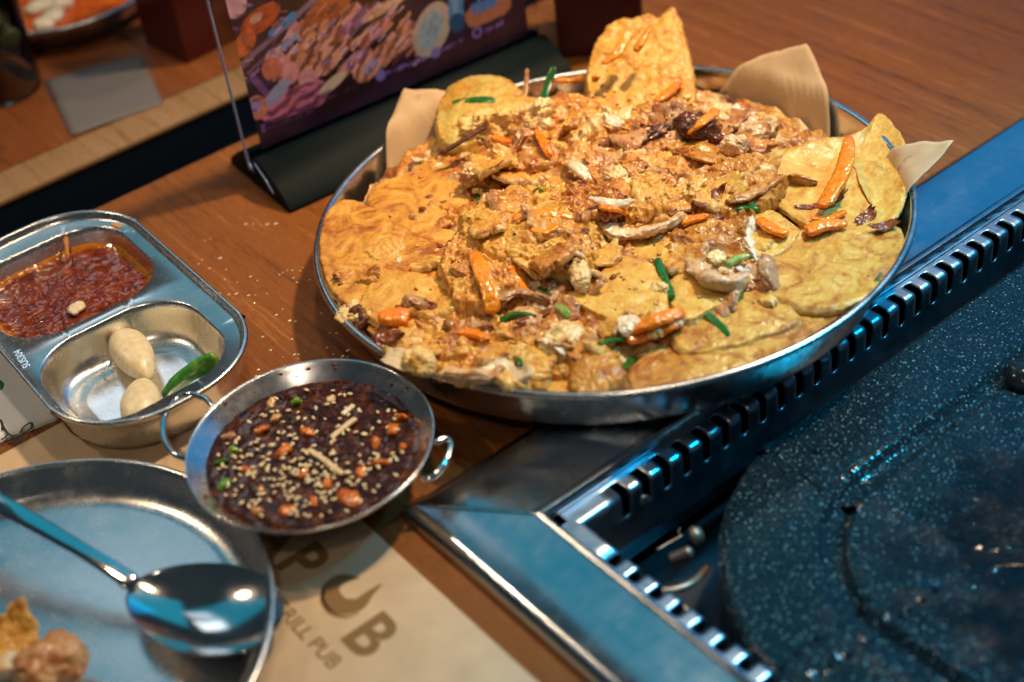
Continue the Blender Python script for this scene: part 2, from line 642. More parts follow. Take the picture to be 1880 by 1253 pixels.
def slotted(axis):
    """bent sheet with slots: ledge, rounded bend and wall; fins are what the slots leave"""
    if axis == 'x':
        y0, s0, s1, first = CY - 6.0, CX + 6.0 * KX - .05, 104.0, 34.0
    else:
        y0, s0, s1, first = CX + 6.0 * KX, -(CY - 6.0 - .05), 40.0, -38.0
    path = [(0, .30)]
    path += [(x, .30) for x in (.15, .30, .36, .38, .41, .45, .48, .6, .8, 1.05)]
    path += [(1.05 + .30 * math.sin(t), .30 - .30 * (1 - math.cos(t))) for t in np.linspace(.25, math.pi / 2, 6)]
    path += [(1.35, z) for z in (-.25, -.6, -.95, -1.1, -1.2, -1.28, -1.35, -1.5, -2.2, -3.2, -4.6)]
    path = np.array(path)
    S = np.concatenate([[0], np.cumsum(np.linalg.norm(np.diff(path, axis=0), axis=1))])
    sa, sb, hw, pitch = .36, None, .29, 1.46
    zi = [i for i, q in enumerate(path) if abs(q[1] + 1.35) < 1e-6][0]
    sb = S[zi]

    def half(s):
        if s <= sa or s >= sb: return 0.0
        if s - sa < .12: return hw * math.sqrt(max(0, 1 - (1 - (s - sa) / .12) ** 2))
        e = sb - s
        return hw if e >= hw else math.sqrt(max(0, hw * hw - (hw - e) ** 2))
    hws = [half(s) for s in S]
    Vs, Fs, n = [], [], 0
    k = int((s1 - first) / pitch)
    edges = [(s0, first, True, False)] + [(first + i * pitch, first + (i + 1) * pitch, False, False) for i in range(k)]
    for a0, a1, solid, _ in edges:
        ring = []
        for (d, z), w in zip(path, hws):
            l = a0 if solid else a0 + w
            r = a1 - w
            xs = np.linspace(l, r, 5)
            ring.append([(x, y0 - d, z) if axis == 'x' else (y0 + d, -x, z) for x in xs])
        v = np.array(ring).reshape(-1, 3)
        Vs.append(v)
        Fs += [tuple(i + n for i in f) for f in grid_faces(len(path), 5, flip=(axis != 'x'))]
        n += len(v)
    o = obj("slotted_rim", np.vstack(Vs), Fs, STEEL_RAIL, parent=GR)
    bm = bmesh.new()
    bm.from_mesh(o.data)
    bmesh.ops.remove_doubles(bm, verts=bm.verts[:], dist=1e-6)
    bmesh.ops.recalc_face_normals(bm, faces=bm.faces[:])
    bm.to_mesh(o.data)
    bm.free()
    md = o.modifiers.new("sheet", 'SOLIDIFY')
    md.thickness = .0011
    md.offset = 0
    sharp(o, 50)
    return o


slotted('x')
slotted('y')
m, nt, b = newmat("sooty_metal", (.018, .020, .024), .45, .6)
V = [(27, -60, -6.5), (150, -60, -6.5), (150, 46.4, -6.5), (27, 46.4, -6.5), (27, 46.4, -.4), (150, 46.4, -.4), (27, -60, -.4)]
obj("fire_box", V, [(0, 1, 2, 3), (3, 2, 5, 4), (0, 3, 4, 6)], m, parent=GR, smooth=False)
# bolts, bracket and gas tubes in the corner of the well
m_sc, _, _ = newmat("old_screw", (.22, .165, .13), .45, .8)
m_tube, _, _ = newmat("heat_stained_tube", (.30, .23, .16), .42, .7)
p = at(1232, 1028, -2.4)
prof = [(0, 0)]
for i in range(14):
    prof += [(.30 if i % 2 else .36, .08 + i * .085)]
prof += [(.18, 1.30), (0, 1.31)]
V, F = lathe(prof, (0, 0, 0), 20)
R = Matrix.Rotation(math.radians(58), 3, Vector((1, 1, 0)).normalized())
V = np.array([R @ Vector(q) for q in V]) + p
obj("screw", V, F, m_sc, parent=GR)
p = at(1272, 986, -1.6)
V, F = lathe([(0, 0), (.48, .02), (.52, .2), (.42, .45), (.15, .58), (0, .6)], (0, 0, 0), 24)
V = np.array([R @ Vector(q) for q in V]) + p
V += (fbm(V, 3, 3, 2) * .05)[:, None]
obj("bolt_head", V, F, m_sc, parent=GR)
V, F = sweep([at(1205, 1010, -1.9), at(1228, 996, -1.9), at(1254, 982, -1.8)], .16, .05, 14, 8)
obj("bracket", V, F, m_sc, parent=GR)
V, F = sweep([at(1249, 968, -1.8), at(1246, 978, -1.8), at(1253, 985, -1.9)], .06, .06, 12, 6)
obj("wire", V, F, m_sc, parent=GR)
V, F = sweep([at(1180, 1096, -2.2), at(1200, 1087, -2.0), at(1240, 1083, -2.0), at(1275, 1068, -2.2), at(1300, 1040, -3)], .42, .42, 30, 12)
obj("gas_tube", V, F, m_tube, parent=GR)
V, F = sweep([at(1205, 1106, -2.3), at(1240, 1108, -2.1), at(1268, 1130, -2.2), at(1288, 1168, -2.6)], .38, .38, 30, 12)
obj("gas_tube", V, F, m_tube, parent=GR)
p = at(720 + 1500 / 3.133 - 3, 720 + 655 / 3.133, -1.05)
V, F = lathe([(0, 0), (.34, .0), (.38, .06), (.3, .1), (0, .1)], (0, 0, 0), 20)
V = np.array([Matrix.Rotation(math.radians(90), 3, 'X') @ Vector(q) for q in V]) + np.array([p[0], CY - 7.36, p[2]])
obj("rivet", V, F, m_sc, parent=GR)

# granite griddle stone: rounded slab, drain groove parallel to the rim, hollow middle
m, nt, b = newmat("granite", (.03, .04, .04), .35, **{"Specular IOR Level": .4})
v = coords(nt)
vo = nd(nt, 'ShaderNodeTexVoronoi')
vo.inputs["Scale"].default_value = 4.5
nt.links.new(v, vo.inputs["Vector"])
sp = ramp(nt, vo.outputs["Distance"], [(.10, mono(1)), (.26, mono(0))])
sel = ramp(nt, noise(nt, v, 3.2, 3, .7), [(.44, mono(0)), (.52, mono(1))])
n2 = noise(nt, v, 10, 4, .75)
base = ramp(nt, n2, [(.40, (.0025, .0055, .007)), (.56, (.007, .014, .017)), (.72, (.060, .090, .096))])
col = mix(nt, math_n(nt, 'MULTIPLY', sp, sel), base, (.24, .33, .34))
soot = ramp(nt, math_n(nt, 'ADD', noise(nt, v, .22, 5, .7), attr(nt, "soot")), [(.80, mono(0)), (1.25, mono(.95))])
col = mix(nt, soot, col, (.004, .004, .004))
nt.links.new(col, b.inputs["Base Color"])
rgh = ramp(nt, noise(nt, v, .5, 6, .7), [(.36, mono(.05)), (.60, mono(.20))])
nt.links.new(mix(nt, attr(nt, "oily"), rgh, mono(.10)), b.inputs["Roughness"])
bump(nt, b, math_n(nt, 'ADD', noise(nt, v, 4.5, .5), noise(nt, v, 2.0, 1.5)), .22, .10)
GRAN = m


def rr_sdf(P, c, hx, hy, r):
    q = np.abs(P - c) - np.array([hx - r, hy - r])
    return np.linalg.norm(np.maximum(q, 0), axis=1) + np.minimum(q.max(1), 0) - r


def rr_outline(c, hx, hy, r, n):
    pts = []
    k = n // 4
    for sx, sy, a0 in ((1, 1, 0), (-1, 1, 90), (-1, -1, 180), (1, -1, 270)):
        for t in np.linspace(0, 90, k, endpoint=False):
            a = math.radians(a0 + t)
            pts.append((c[0] + sx * (hx - r) + r * math.cos(a), c[1] + sy * (hy - r) + r * math.sin(a)))
    return smooth_path(np.array(pts), n, True)


sc_, hx, hy, rr = np.array([61.0, 12.0]), 29.6, 27.4, 13.0
outl = rr_outline(sc_, hx, hy, rr, 360)
ring_d = np.concatenate([np.linspace(0, .5, 5), np.linspace(.8, 4.2, 8), np.linspace(4.4, 6.8, 16), np.linspace(7.2, 14, 14), np.linspace(15, 26, 8)])
Vs, Fs, soot_a, oily_a = [], [], [], []
TOPZ = -.75
rings = []
for z in (-2.9, -1.6, -1.05):
    rings.append(np.c_[outl, np.full(len(outl), z)])
    soot_a.append(np.zeros(len(outl)))
    oily_a.append(np.zeros(len(outl)))
for d in ring_d:
    o_ = rr_outline(sc_, hx - d, hy - d, max(rr - d, 1.2), 360) if d > 0 else outl
    zz = TOPZ - .30 * max(0, 1 - d / .5) ** 2
    g = (d - 5.55) / .62
    zz -= .50 * math.exp(-g * g * g * g)
    if d > 6.4:
        zz -= .25 * min(1, (d - 6.4) / 8)
    V = np.c_[o_, np.full(len(o_), zz)]
    V[:, 2] += fbm(V, 1.4, 3, 3) * .03
    rings.append(V)
    oily_a.append(np.full(len(o_), math.exp(-((d - 5.5) / .9) ** 4)))
    soot_a.append(np.full(len(o_), np.interp(d, [0, 5, 9, 16, 26], [.0, .02, .42, .62, .75])))
V = np.vstack(rings)
F = grid_faces(len(rings), 360, True)
F.append(tuple((len(rings) - 1) * 360 + j for j in range(360)))
obj("griddle_stone", V, F, GRAN, parent=GR, attrs={"soot": np.concatenate(soot_a), "oily": np.concatenate(oily_a)})
m_oil, _, _ = newmat("burnt_residue", (.012, .010, .010), .12)
V0, F0 = ico(4)
p = at(1884, 694, -.6)
V = V0 * np.array([1.2, 1.4, .8]) + p
V += V0 * (fbm(V, .9, 4, 5) * .3)[:, None]
obj("burnt_lump", V, F0, m_oil, base=p, label="black burnt lump on the stone at the right edge", cat="burnt food")
parts = []
rd = random.Random(5)
for k in range(26):
    x, y = rd.uniform(1740, 1875), rd.uniform(760, 1150)
    p = at(x, y, -.98)
    r = rd.choice((.08, .1, .14, .2, .3))
    parts.append((ico(2)[0] * np.array([r, r * rd.uniform(.8, 1.6), r * .45]) + p, ico(2)[1]))
m_drop, _, _ = newmat("oil_drops", (.02, .018, .015), .05)
obj("oil_drops", *join(parts), m_drop, label="glossy oil drops spattered over the dark middle of the stone", cat="oil", kind="stuff")

# ------------------------------------------------------------------ serving plate
PC = np.array([47.6, 57.0])
TILT = -.040
PZ = .67


def tiltz(V):
    V = np.array(V, float)
    V[:, 2] += TILT * (V[:, 1] - PC[1])
    return V


def plate_profile(R, rb, depth, t=.10, roll=.24):
    pr = [(0, t), (rb * .5, t), (rb - .3, t), (rb + .15, t + .06), (rb + .7, t + .35)]
    n = 8
    for i in range(1, n + 1):
        f = i / n
        pr.append((rb + .7 + (R - roll * 2 - rb - .7) * f, t + .35 + (depth - .35 - t) * (f ** 1.15)))
    c = (R - roll, depth - .06)
    for a in np.linspace(150, -150, 9):
        pr.append((c[0] + roll * math.cos(math.radians(a)), c[1] + roll * math.sin(math.radians(a))))
    for i in range(n, -1, -1):
        f = i / n
        pr.append((rb + .78 + (R - roll * 2 - rb - .7) * f, .30 + (depth - .35 - t) * (f ** 1.15)))
    pr += [(rb + .2, .02), (rb - .3, 0), (0, 0)]
    return pr


V, F = lathe(plate_profile(18.25, 16.1, 3.36), (PC[0], PC[1], PZ), 160)
obj("serving_plate", tiltz(V), F, STEEL, label="large round stainless steel plate heaped with torn savoury pancake", cat="plate", base=(PC[0], PC[1], PZ))

# kraft paper under the pancake, three corners stand up over the rim
LOBES = [(at(1482, 84, 6.0), 25.0, 5.5), (at(738, 150, 6.0), 27.0, 5.2), (at(1748, 296, 5.2), 14.0, 4.6), (at(1625, 528, 4.2), 6.0, 4.2)]
nt_, nr_ = 420, 54
th = np.linspace(-math.pi, math.pi, nt_, endpoint=False)
rmax = np.full(nt_, 15.4) + .5 * np.sin(3 * th + 1)
tipz = np.zeros(nt_)
for tip, hwid, _ in LOBES:
    dx, dy = tip[0] - PC[0], tip[1] - PC[1]
    a, r = math.atan2(dy, dx), math.hypot(dx, dy)
    d = np.degrees(np.abs((th - a + math.pi) % (2 * math.pi) - math.pi))
    k = np.clip(1 - d / hwid, 0, 1)
    rmax = np.maximum(rmax, 15.2 + (r - 15.2) * k)
    z_end = tip[2]
    zr_ = float(np.interp(r, [0, 15.8, 16.5, 17.2, 17.7, 18.4, 22], [.82, .86, 1.3, 3.2, 4.45, 4.75, 6.9]))
    tipz = np.maximum(tipz, np.clip(z_end - zr_, 0, 3) * k)
Vs = []
for i in range(nr_):
    f = (i + 1) / nr_
    r = rmax * f
    zp = np.interp(r, [0, 15.8, 16.5, 17.2, 17.7, 18.4, 22], [.82, .86, 1.3, 3.2, 4.45, 4.75, 6.9])
    x, y = PC[0] + r * np.cos(th), PC[1] + r * np.sin(th)
    P = np.c_[x, y, zp + .02]
    P[:, 2] += .10 * fbm(np.c_[x, y, x * 0], .35, 3, 9) * min(1, f * 1.2) + .05
    P[:, 2] += tipz * f ** 6
    over = np.clip((r - 16.0) / 2.5, 0, 1)
    P[:, 2] += over * .22 * fbm(np.c_[x, y, x * 0], .5, 2, 41, ridged=True)
    P[:, 2] += over * .5 * fbm(np.c_[x, y, x * 0], .28, 2, 3)
    Vs.append(P)
V = np.vstack([[PC[0], PC[1], .8]] + Vs)
F = [(0, 1 + j, 1 + (j + 1) % nt_) for j in range(nt_)] + grid_faces(nr_, nt_, True, 1)
o = obj("paper_liner", tiltz(V), F, KRAFT, label="greasy kraft paper liner with corners standing up over the plate rim", cat="paper", base=(PC[0], PC[1], .7))
md = o.modifiers.new("paper", 'SOLIDIFY')
md.thickness = .0004

# ------------------------------------------------------------------ food builders


def in_plate(V):
    """keep food inside the plate wall"""
    V = np.array(V, float)
    d = V[:, :2] - PC
    r = np.linalg.norm(d, axis=1)
    zl = V[:, 2] - TILT * (V[:, 1] - PC[1]) - PZ
    lim = np.interp(zl, [-9, .35, .6, 3.2, 3.45, 9], [15.9, 16.0, 16.5, 17.35, 18.6, 24.0])
    k = np.where(r > lim, lim / np.maximum(r, 1e-6), 1.0)
    V[:, :2] = PC + d * k[:, None]
    V[:, 2] = np.maximum(V[:, 2], PZ + .12 + TILT * (V[:, 1] - PC[1]))
    return V


def slab(name, outline, z, mat, thick=.9, seed=1, amp=.10, freq=.7, rag=.16, dome=.15, tilt=(0, 0), curl=0.0, fine=.035,
         torn=.9, brown=0.0, rim=.25, ns=260, nr=50, soft=.25, fold=None, parent=None, **lab):
    amp = amp * 1.45
    P = np.array([at(x, y, z)[:2] for x, y in outline])
    B = smooth_path(P, ns, True)
    c = B.mean(0)
    d = B - c
    rad = np.linalg.norm(d, axis=1)
    dn = d / rad[:, None]
    Z0 = np.zeros(ns)
    rg = rag * (fbm(np.c_[B, Z0], .9, 3, seed) + .8 * fbm(np.c_[B, Z0], 3.0, 3, seed + 1))
    B = B + dn * rg[:, None]
    mean_r = rad.mean()
    rings, T, BR = [], [], []
    ts = 1 - (1 - np.linspace(0, 1, nr)) ** 1.5
    e = min(.5, soft / mean_r)
    tn = fbm(np.c_[B, Z0], 1.3, 3, seed + 5)

    def top(xy, t):
        q = np.c_[xy, Z0[:len(xy)]]
        zz = z + (xy - c) @ np.array(tilt) + dome * (1 - t * t) + curl * max(0, t - .55) ** 2 / .2
        zz = zz + amp * fbm(q, freq, 4, seed + 2) + amp * (.6 if amp > .4 else .22) * fbm(q + .4 * np.c_[fbm(q, .9, 2, seed + 11), fbm(q, .9, 2, seed + 12), Z0[:len(xy)]], freq * 1.5, 2, seed + 7, ridged=True) + fine * .6 * fbm(q, 4.0, 2, seed + 3)
        if fold is not None:
            zz = zz + fold(xy[:, 0], xy[:, 1])
        return zz
    for t in ts:
        xy = c + (B - c) * t
        zz = top(xy, t)
        k = max(0, (t - (1 - e)) / e)
        zz = zz - thick * .35 * k * k
        rings.append(np.c_[xy, zz])
        T.append(np.clip((k - .75 + .5 * tn) * 2, 0, 1) * torn * (k > 0))
        BR.append(brown + rim * np.clip(k, 0, 1) * (.5 + tn))
    zt = top(B, 1.0)
    for f, out in ((.45, .05), (.62, .03), (.80, -.04), (1.0, -.18)):
        xy = B + dn * out
        q = np.c_[xy, zt - thick * f]
        xy = xy + dn * ((.10 + .10 * torn) * fbm(q, 2.6, 3, seed + 9))[:, None]
        rings.append(np.c_[xy, zt - thick * f])
        T.append(np.full(ns, torn) * np.clip(.8 + tn, 0, 1))
        BR.append(np.full(ns, brown))
    V = in_plate(np.vstack(rings))
    F = grid_faces(len(rings), ns, True)
    F.append(tuple((len(rings) - 1) * ns + j for j in range(ns))[::-1])
    return obj(name, V, F, mat, parent=parent, attrs={"torn": np.concatenate(T), "brown": np.concatenate(BR)}, **lab)


def chunk(name, px, z, size, mat, seed=1, amp=.35, freq=1.0, rot=(0, 0, 0), sub=5, torn=0.5, brown=0.0, parent=None, ridged=False, plate=False, **lab):
    V0, F0 = ico(sub)
    s = np.array(size) / 2
    R = np.array(Matrix.Rotation(rot[2], 3, 'Z') @ Matrix.Rotation(rot[1], 3, 'Y') @ Matrix.Rotation(rot[0], 3, 'X'))
    # squarish blobs rather than balls
    Q = np.sign(V0) * np.abs(V0) ** .8
    P = (Q * s) @ R.T
    c = at(*px, z)
    wrp = np.stack([fbm(P + c, freq * .8, 2, seed + 20 + i) for i in range(3)], 1)
    n = fbm(P + c + wrp * .5, freq * 1.2, 5, seed, .6, ridged)
    nf = fbm(P + c, freq * 3.2, 4, seed + 4, .6, True)
    D = V0 @ R.T
    g = s.min() * 1.6 + .15
    P = P + wrp * (amp * g * .9) + D * (amp * g * (1.2 * n + .5 * nf))[:, None] + c
    if plate: P = in_plate(P)
    tt = np.clip(.5 + 2.2 * fbm(P, .9, 3, seed + 8) + (torn - .5) * 2, 0, 1)
    bb = brown + .9 * np.clip(n, -.3, .6) * .5
    return obj(name, P, F0, mat, parent=parent, attrs={"torn": tt, "brown": bb}, **lab)


def strip(name, px, z, w, h, mat, seed=1, power=4.0, amp=.03, freq=3.0, taper=(1, 1), cap=.35, twist=0.0, prof=None, torn=0.0, brown=0.0, n=40, m=16, parent=None, **lab):
    zs = z if isinstance(z, (list, tuple)) else [z] * len(px)
    pts = [at(x, y, q) for (x, y), q in zip(px, zs)]
    V, F = sweep(pts, w, h, n, m, power, taper, cap, twist, prof=prof)
    ns_ = fbm(V, freq, 4, seed)
    c = np.repeat(smooth_path(pts, n), m, axis=0)
    D = V - c
    V = V + D / (np.linalg.norm(D, axis=1)[:, None] + 1e-6) * (amp * ns_)[:, None]
    tt = np.clip(torn + .8 * fbm(V, 1.2, 3, seed + 3), 0, 1) * (torn > 0)
    ends = np.repeat(np.abs(np.linspace(-1, 1, n)) ** 6, m)
    return obj(name, V, F, mat, parent=parent, attrs={"torn": tt, "brown": brown + ends * .25}, **lab)


def shred(name, px, z, w, h, mat, seed=1, parent=None, amp=.30, torn=.5, brown=.1, twist=1.2, **lab):
    """pulled strip with ridges along its length and frayed ends"""
    n, m_ = 72, 26
    pts = [at(x, y, q) for (x, y), q in zip(px, z)]
    V, F = sweep(pts, w * 1.1, h * .75, n, m_, 2.2, cap=.5, twist=twist, prof=(.25, .9, .75, 1.1, .8, 1.05, .3))
    c = np.repeat(smooth_path(pts, n), m_, axis=0)
    a = np.tile(np.linspace(0, 2 * math.pi, m_, endpoint=False), n)
    L_ = np.repeat(np.linspace(0, np.linalg.norm(pts[-1] - pts[0]), n), m_)
    q = np.c_[L_ * .55, np.cos(a) * 1.7, np.sin(a) * 1.7]
    d = amp * (.8 * fbm(q, 1.0, 3, seed, ridged=True) + .9 * fbm(V, .9, 3, seed + 1) + .45 * fbm(V, 3.2, 3, seed + 2))
    D = V - c
    V = V + D / (np.linalg.norm(D, axis=1)[:, None] + 1e-6) * d[:, None] + np.c_[L_ * 0, L_ * 0, .25 * fbm(c, .8, 2, seed + 5)]
    tt = np.clip(torn + 1.2 * fbm(V, .9, 3, seed + 3), 0, 1)
    ends = np.repeat(np.abs(np.linspace(-1, 1, n)) ** 4, m_)
    return obj(name, V, F, mat, parent=parent, attrs={"torn": tt, "brown": brown + ends * .35 + .2 * np.clip(d, -.3, .3)}, **lab)


def flake(name, px, z, size, mat, seed=1, rot=(0, 0, 0), thick=.3, bend=.3, torn=.6, brown=0.0, parent=None, amp=.14, ns=84, nr=15, plate=True):
    """torn scrap of pancake: uneven outline, bent, pale torn edge"""
    th_ = np.linspace(0, 2 * math.pi, ns, endpoint=False)
    c1 = np.c_[np.cos(th_), np.sin(th_), np.full(ns, seed * 1.7)]
    rad = 1 + .55 * fbm(c1, 1.1, 2, seed) + .28 * fbm(c1, 3.5, 3, seed + 1)
    B = c1[:, :2] * rad[:, None] * np.array(size) / 2
    R = np.array(Matrix.Rotation(rot[2], 3, 'Z') @ Matrix.Rotation(rot[1], 3, 'Y') @ Matrix.Rotation(rot[0], 3, 'X'))
    rings, T, BR = [], [], []
    o3 = np.array([seed * 3.3, seed * 1.1, 0])
    tn = fbm(c1, 1.6, 2, seed + 3)

    def surf(xy):
        q = np.c_[xy, np.zeros(len(xy))] + o3
        return bend * (xy[:, 0] ** 2 - .5 * xy[:, 1] ** 2) / max(size) + amp * 1.5 * fbm(q, .9, 4, seed + 5) + amp * .40 * fbm(q, 2.2, 2, seed + 6, ridged=True)
    for t in 1 - (1 - np.linspace(0, 1, nr)) ** 1.4:
        xy = B * t
        k = max(0, (t - .8) / .2)
        rings.append(np.c_[xy, surf(xy) - thick * .3 * k * k])
        T.append(np.clip(k * (.35 + 1.4 * tn), 0, 1) * torn)
        BR.append(np.full(ns, brown) + .75 * k * np.clip(.35 - 1.2 * tn, 0, 1))
    for f, o_ in ((.5, 1.03), (.8, 1.0), (1.0, .92)):
        xy = B * o_
        xy = xy * (1 + .06 * fbm(np.c_[xy, np.full(ns, f * 3)] + o3, 3, 2, seed + 7))[:, None]
        rings.append(np.c_[xy, surf(B) - thick * f])
        T.append(np.full(ns, torn))
        BR.append(np.full(ns, brown))
    rings.append(np.c_[B * .4, surf(B * .4) - thick])
    T.append(np.full(ns, torn)); BR.append(np.full(ns, brown))
    V = np.vstack(rings) @ R.T + at(*px, z)
    F = grid_faces(len(rings), ns, True)
    F.append(tuple((len(rings) - 1) * ns + j for j in range(ns))[::-1])
    return obj(name, in_plate(V) if plate else V, F, mat, parent=parent, attrs={"torn": np.concatenate(T), "brown": np.concatenate(BR)})


G_P = "torn pieces of pancake on the plate"
# filling bed under everything
bed = [(PC[0] + 15.0 * math.cos(t), PC[1] + 15.0 * math.sin(t)) for t in np.linspace(0, 2 * math.pi, 24, endpoint=False)]


def px_of(p):
    v = np.array([p[0], p[1], p[2] if len(p) > 2 else 0.0]) - np.array([0, 0, CAMH])
    w = v @ _fw
    return (940 + (v @ RGT) / w * FPX, 626.5 - (v @ UPV) / w * FPX)


nth, nrr = 560, 170
tt_ = np.linspace(0, 2 * math.pi, nth, endpoint=False)
fr_ = np.linspace(.004, 1, nrr)
RR, TT = np.meshgrid(fr_, tt_, indexing='ij')
rad_ = RR * (16.6 + .5 * fbm(np.c_[np.cos(tt_), np.sin(tt_), tt_ * 0], 3, 3, 2))[None, :]
Q = np.c_[(PC[0] + rad_ * np.cos(TT)).ravel(), (PC[1] + rad_ * np.sin(TT)).ravel(), np.zeros(nth * nrr)]
zz = np.interp(rad_.ravel(), [0, 11, 15, 16.8], [3.2, 3.1, 2.9, 2.2])
for (x, y), w_, h_ in (((1000, 430), 4.2, 1.25), ((1160, 270), 5.0, 1.5), ((1330, 330), 3.4, 1.25), ((990, 280), 4.5, 1.0), ((880, 520), 3.2, .8), ((970, 630), 4.0, .8), ((1120, 540), 4.0, .8), ((1360, 480), 3.0, .9), ((1260, 440), 4.0, 1.0)):
    c = at(x, y, 4.2)
    zz += h_ * np.exp(-(((Q[:, 0] - c[0]) ** 2 + (Q[:, 1] - c[1]) ** 2) / (w_ * w_)))
wq = Q + .5 * np.c_[fbm(Q, .6, 2, 31), fbm(Q, .6, 2, 32), Q[:, 0] * 0]
r1, r2 = fbm(wq, .55, 2, 33, ridged=True), fbm(wq, 1.3, 2, 34, ridged=True)
zz += .65 * fbm(Q, .38, 3, 35) + .58 * r1 + .26 * r2 + .03 * fbm(Q, 5, 2, 36)
Q[:, 2] = zz
TN = np.clip(.42 + 1.7 * fbm(Q, .55, 4, 37) - .9 * np.clip(r1, -1, .4), 0, 1)
BN = .20 + .50 * fbm(Q, .45, 3, 38) + .22 * np.clip(r2, -.6, 1)
obj("pancake_piece", in_plate(Q), grid_faces(nrr, nth, True) + [tuple(range(nth))[::-1]], PAN, attrs={"torn": TN, "brown": BN},
    label="broken middle of the pancake, rough and browned, filling the gaps between the flat pieces", cat="pancake", group=G_P)

slab("pancake_piece", [(672, 365), (700, 335), (745, 318), (800, 285), (870, 280), (915, 325), (890, 390), (845, 445), (790, 450), (730, 415), (690, 392)],
     3.6, PAN, .7, 2, .12, .5, .10, .25, (-.02, .01), torn=.3, brown=.02, fine=.02,
     label="smooth golden pancake slab at the back left, beside the white-edged paper corner", cat="pancake", group=G_P)
slab("pancake_piece", [(584, 455), (596, 392), (632, 364), (690, 382), (745, 415), (800, 446), (838, 468), (835, 510), (800, 540), (745, 565), (690, 580), (640, 572), (603, 530), (588, 490)],
     4.2, PAN, .8, 3, .20, .55, .16, .2, (-.02, -.0), torn=.75, brown=.07, rim=.35,
     label="browned pancake slab hanging on the leftmost rim of the plate", cat="pancake", group=G_P)
slab("pancake_piece", [(655, 560), (700, 505), (760, 500), (815, 520), (830, 560), (800, 590), (745, 585), (700, 590)],
     4.5, PAN_Y, .7, 4, .12, .8, .22, .15, (.02, .05), torn=.9,
     label="small yellow torn flap at the left with a ragged pale lower edge", cat="pancake", group=G_P)
slab("pancake_piece", [(700, 640), (745, 600), (800, 572), (870, 568), (960, 588), (1050, 600), (1110, 592), (1142, 622), (1120, 672), (1050, 695), (960, 712), (880, 714), (800, 696), (740, 668)],
     3.9, CRUMB, 1.3, 5, .50, .75, .30, .35, torn=.9, brown=-.03, fine=.10, ns=340, nr=80,
     label="pale crumbly pancake inside torn open at the front left rim", cat="pancake", group=G_P)
slab("pancake_piece", [(1085, 200), (1078, 128), (1108, 78), (1142, 60), (1166, 62), (1190, 50), (1212, 58), (1240, 46), (1262, 90), (1277, 150), (1268, 205), (1205, 226), (1150, 230), (1105, 222)],
     5.0, PAN_Y, 1.0, 6, .28, .6, .18, .3, (.14, .13), torn=.7, brown=.03,
     label="tall yellow pancake flap standing above the far rim", cat="pancake", group=G_P)
slab("pancake_piece", [(800, 205), (822, 165), (870, 145), (930, 150), (980, 185), (1000, 215), (960, 235), (900, 245), (850, 262), (805, 250)],
     4.8, PAN_G, .9, 7, .22, .7, .12, .5, (.06, .05), torn=.3, brown=-.02,
     label="greenish curled pancake flap at the far left of the heap", cat="pancake", group=G_P)
slab("pancake_piece", [(975, 235), (1010, 195), (1070, 180), (1130, 195), (1180, 235), (1160, 275), (1090, 285), (1020, 275)],
     4.6, PAN, .9, 8, .30, .7, .15, .3, (.05, .05), torn=.5, brown=.02,
     label="golden pancake lump below the tall yellow flap", cat="pancake", group=G_P)
lipfold = lambda x, y: .0
slab("pancake_piece", [(1420, 300), (1490, 268), (1560, 258), (1590, 246), (1615, 222), (1650, 243), (1669, 300), (1666, 360), (1645, 408), (1600, 440), (1540, 438), (1470, 410), (1420, 366)],
     4.2, PAN_Y, .8, 9, .16, .45, .08, -.1, (.04, -.01), curl=.55, torn=.35, brown=-.02, rim=.1, fine=.02, soft=.5,
     label="yellow pancake slab with a curled lip at the upper right under the long carrot strip", cat="pancake", group=G_P)
slab("pancake_piece", [(1388, 490), (1425, 440), (1500, 420), (1580, 432), (1640, 416), (1662, 440), (1658, 490), (1615, 540), (1560, 566), (1500, 572), (1430, 556), (1392, 528)],
     4.5, PAN, .8, 10, .14, .5, .10, .1, (.01, -.02), curl=.22, torn=.45, brown=.05, fine=.02, soft=.4,
     label="broad golden pancake slab against the right rim", cat="pancake", group=G_P)
slab("pancake_piece", [(1190, 640), (1250, 582), (1330, 556), (1400, 545), (1470, 575), (1555, 562), (1606, 570), (1565, 618), (1480, 660), (1380, 698), (1280, 722), (1180, 738), (1118, 730), (1135, 684)],
     3.95, PAN, .8, 11, .16, .5, .10, .15, (.02, -.01), torn=.45, brown=.15, fine=.025, soft=.35, ns=320, nr=70,
     label="long smooth orange-gold pancake slab along the front right rim", cat="pancake", group=G_P)
slab("pancake_piece", [(1225, 610), (1265, 575), (1300, 548), (1380, 532), (1440, 552), (1470, 590), (1400, 620), (1320, 640), (1260, 645)],
     4.35, PAN, .6, 12, .14, .6, .14, .15, (.02, 0), torn=.5, brown=.10,
     label="golden pancake layer lying on top of the long front slab", cat="pancake", group=G_P)
slab("pancake_piece", [(1046, 545), (1075, 518), (1112, 490), (1142, 466), (1180, 478), (1205, 496), (1228, 545), (1205, 575), (1172, 604), (1110, 584)],
     4.9, PAN_Y, 1.25, 13, .10, .7, .10, .1, (.0, -.02), torn=.75, brown=-.03, soft=.12,
     label="thick square-cut yellow pancake block in the middle front", cat="pancake", group=G_P)
slab("pancake_piece", [(1216, 530), (1232, 508), (1270, 498), (1315, 520), (1345, 545), (1300, 572), (1262, 588), (1235, 562)],
     4.75, PAN_Y, .7, 14, .08, .8, .10, .1, (.02, -.03), torn=.8, brown=-.01, soft=.12,
     label="small yellow wedge right of the green scallion stalk", cat="pancake", group=G_P)
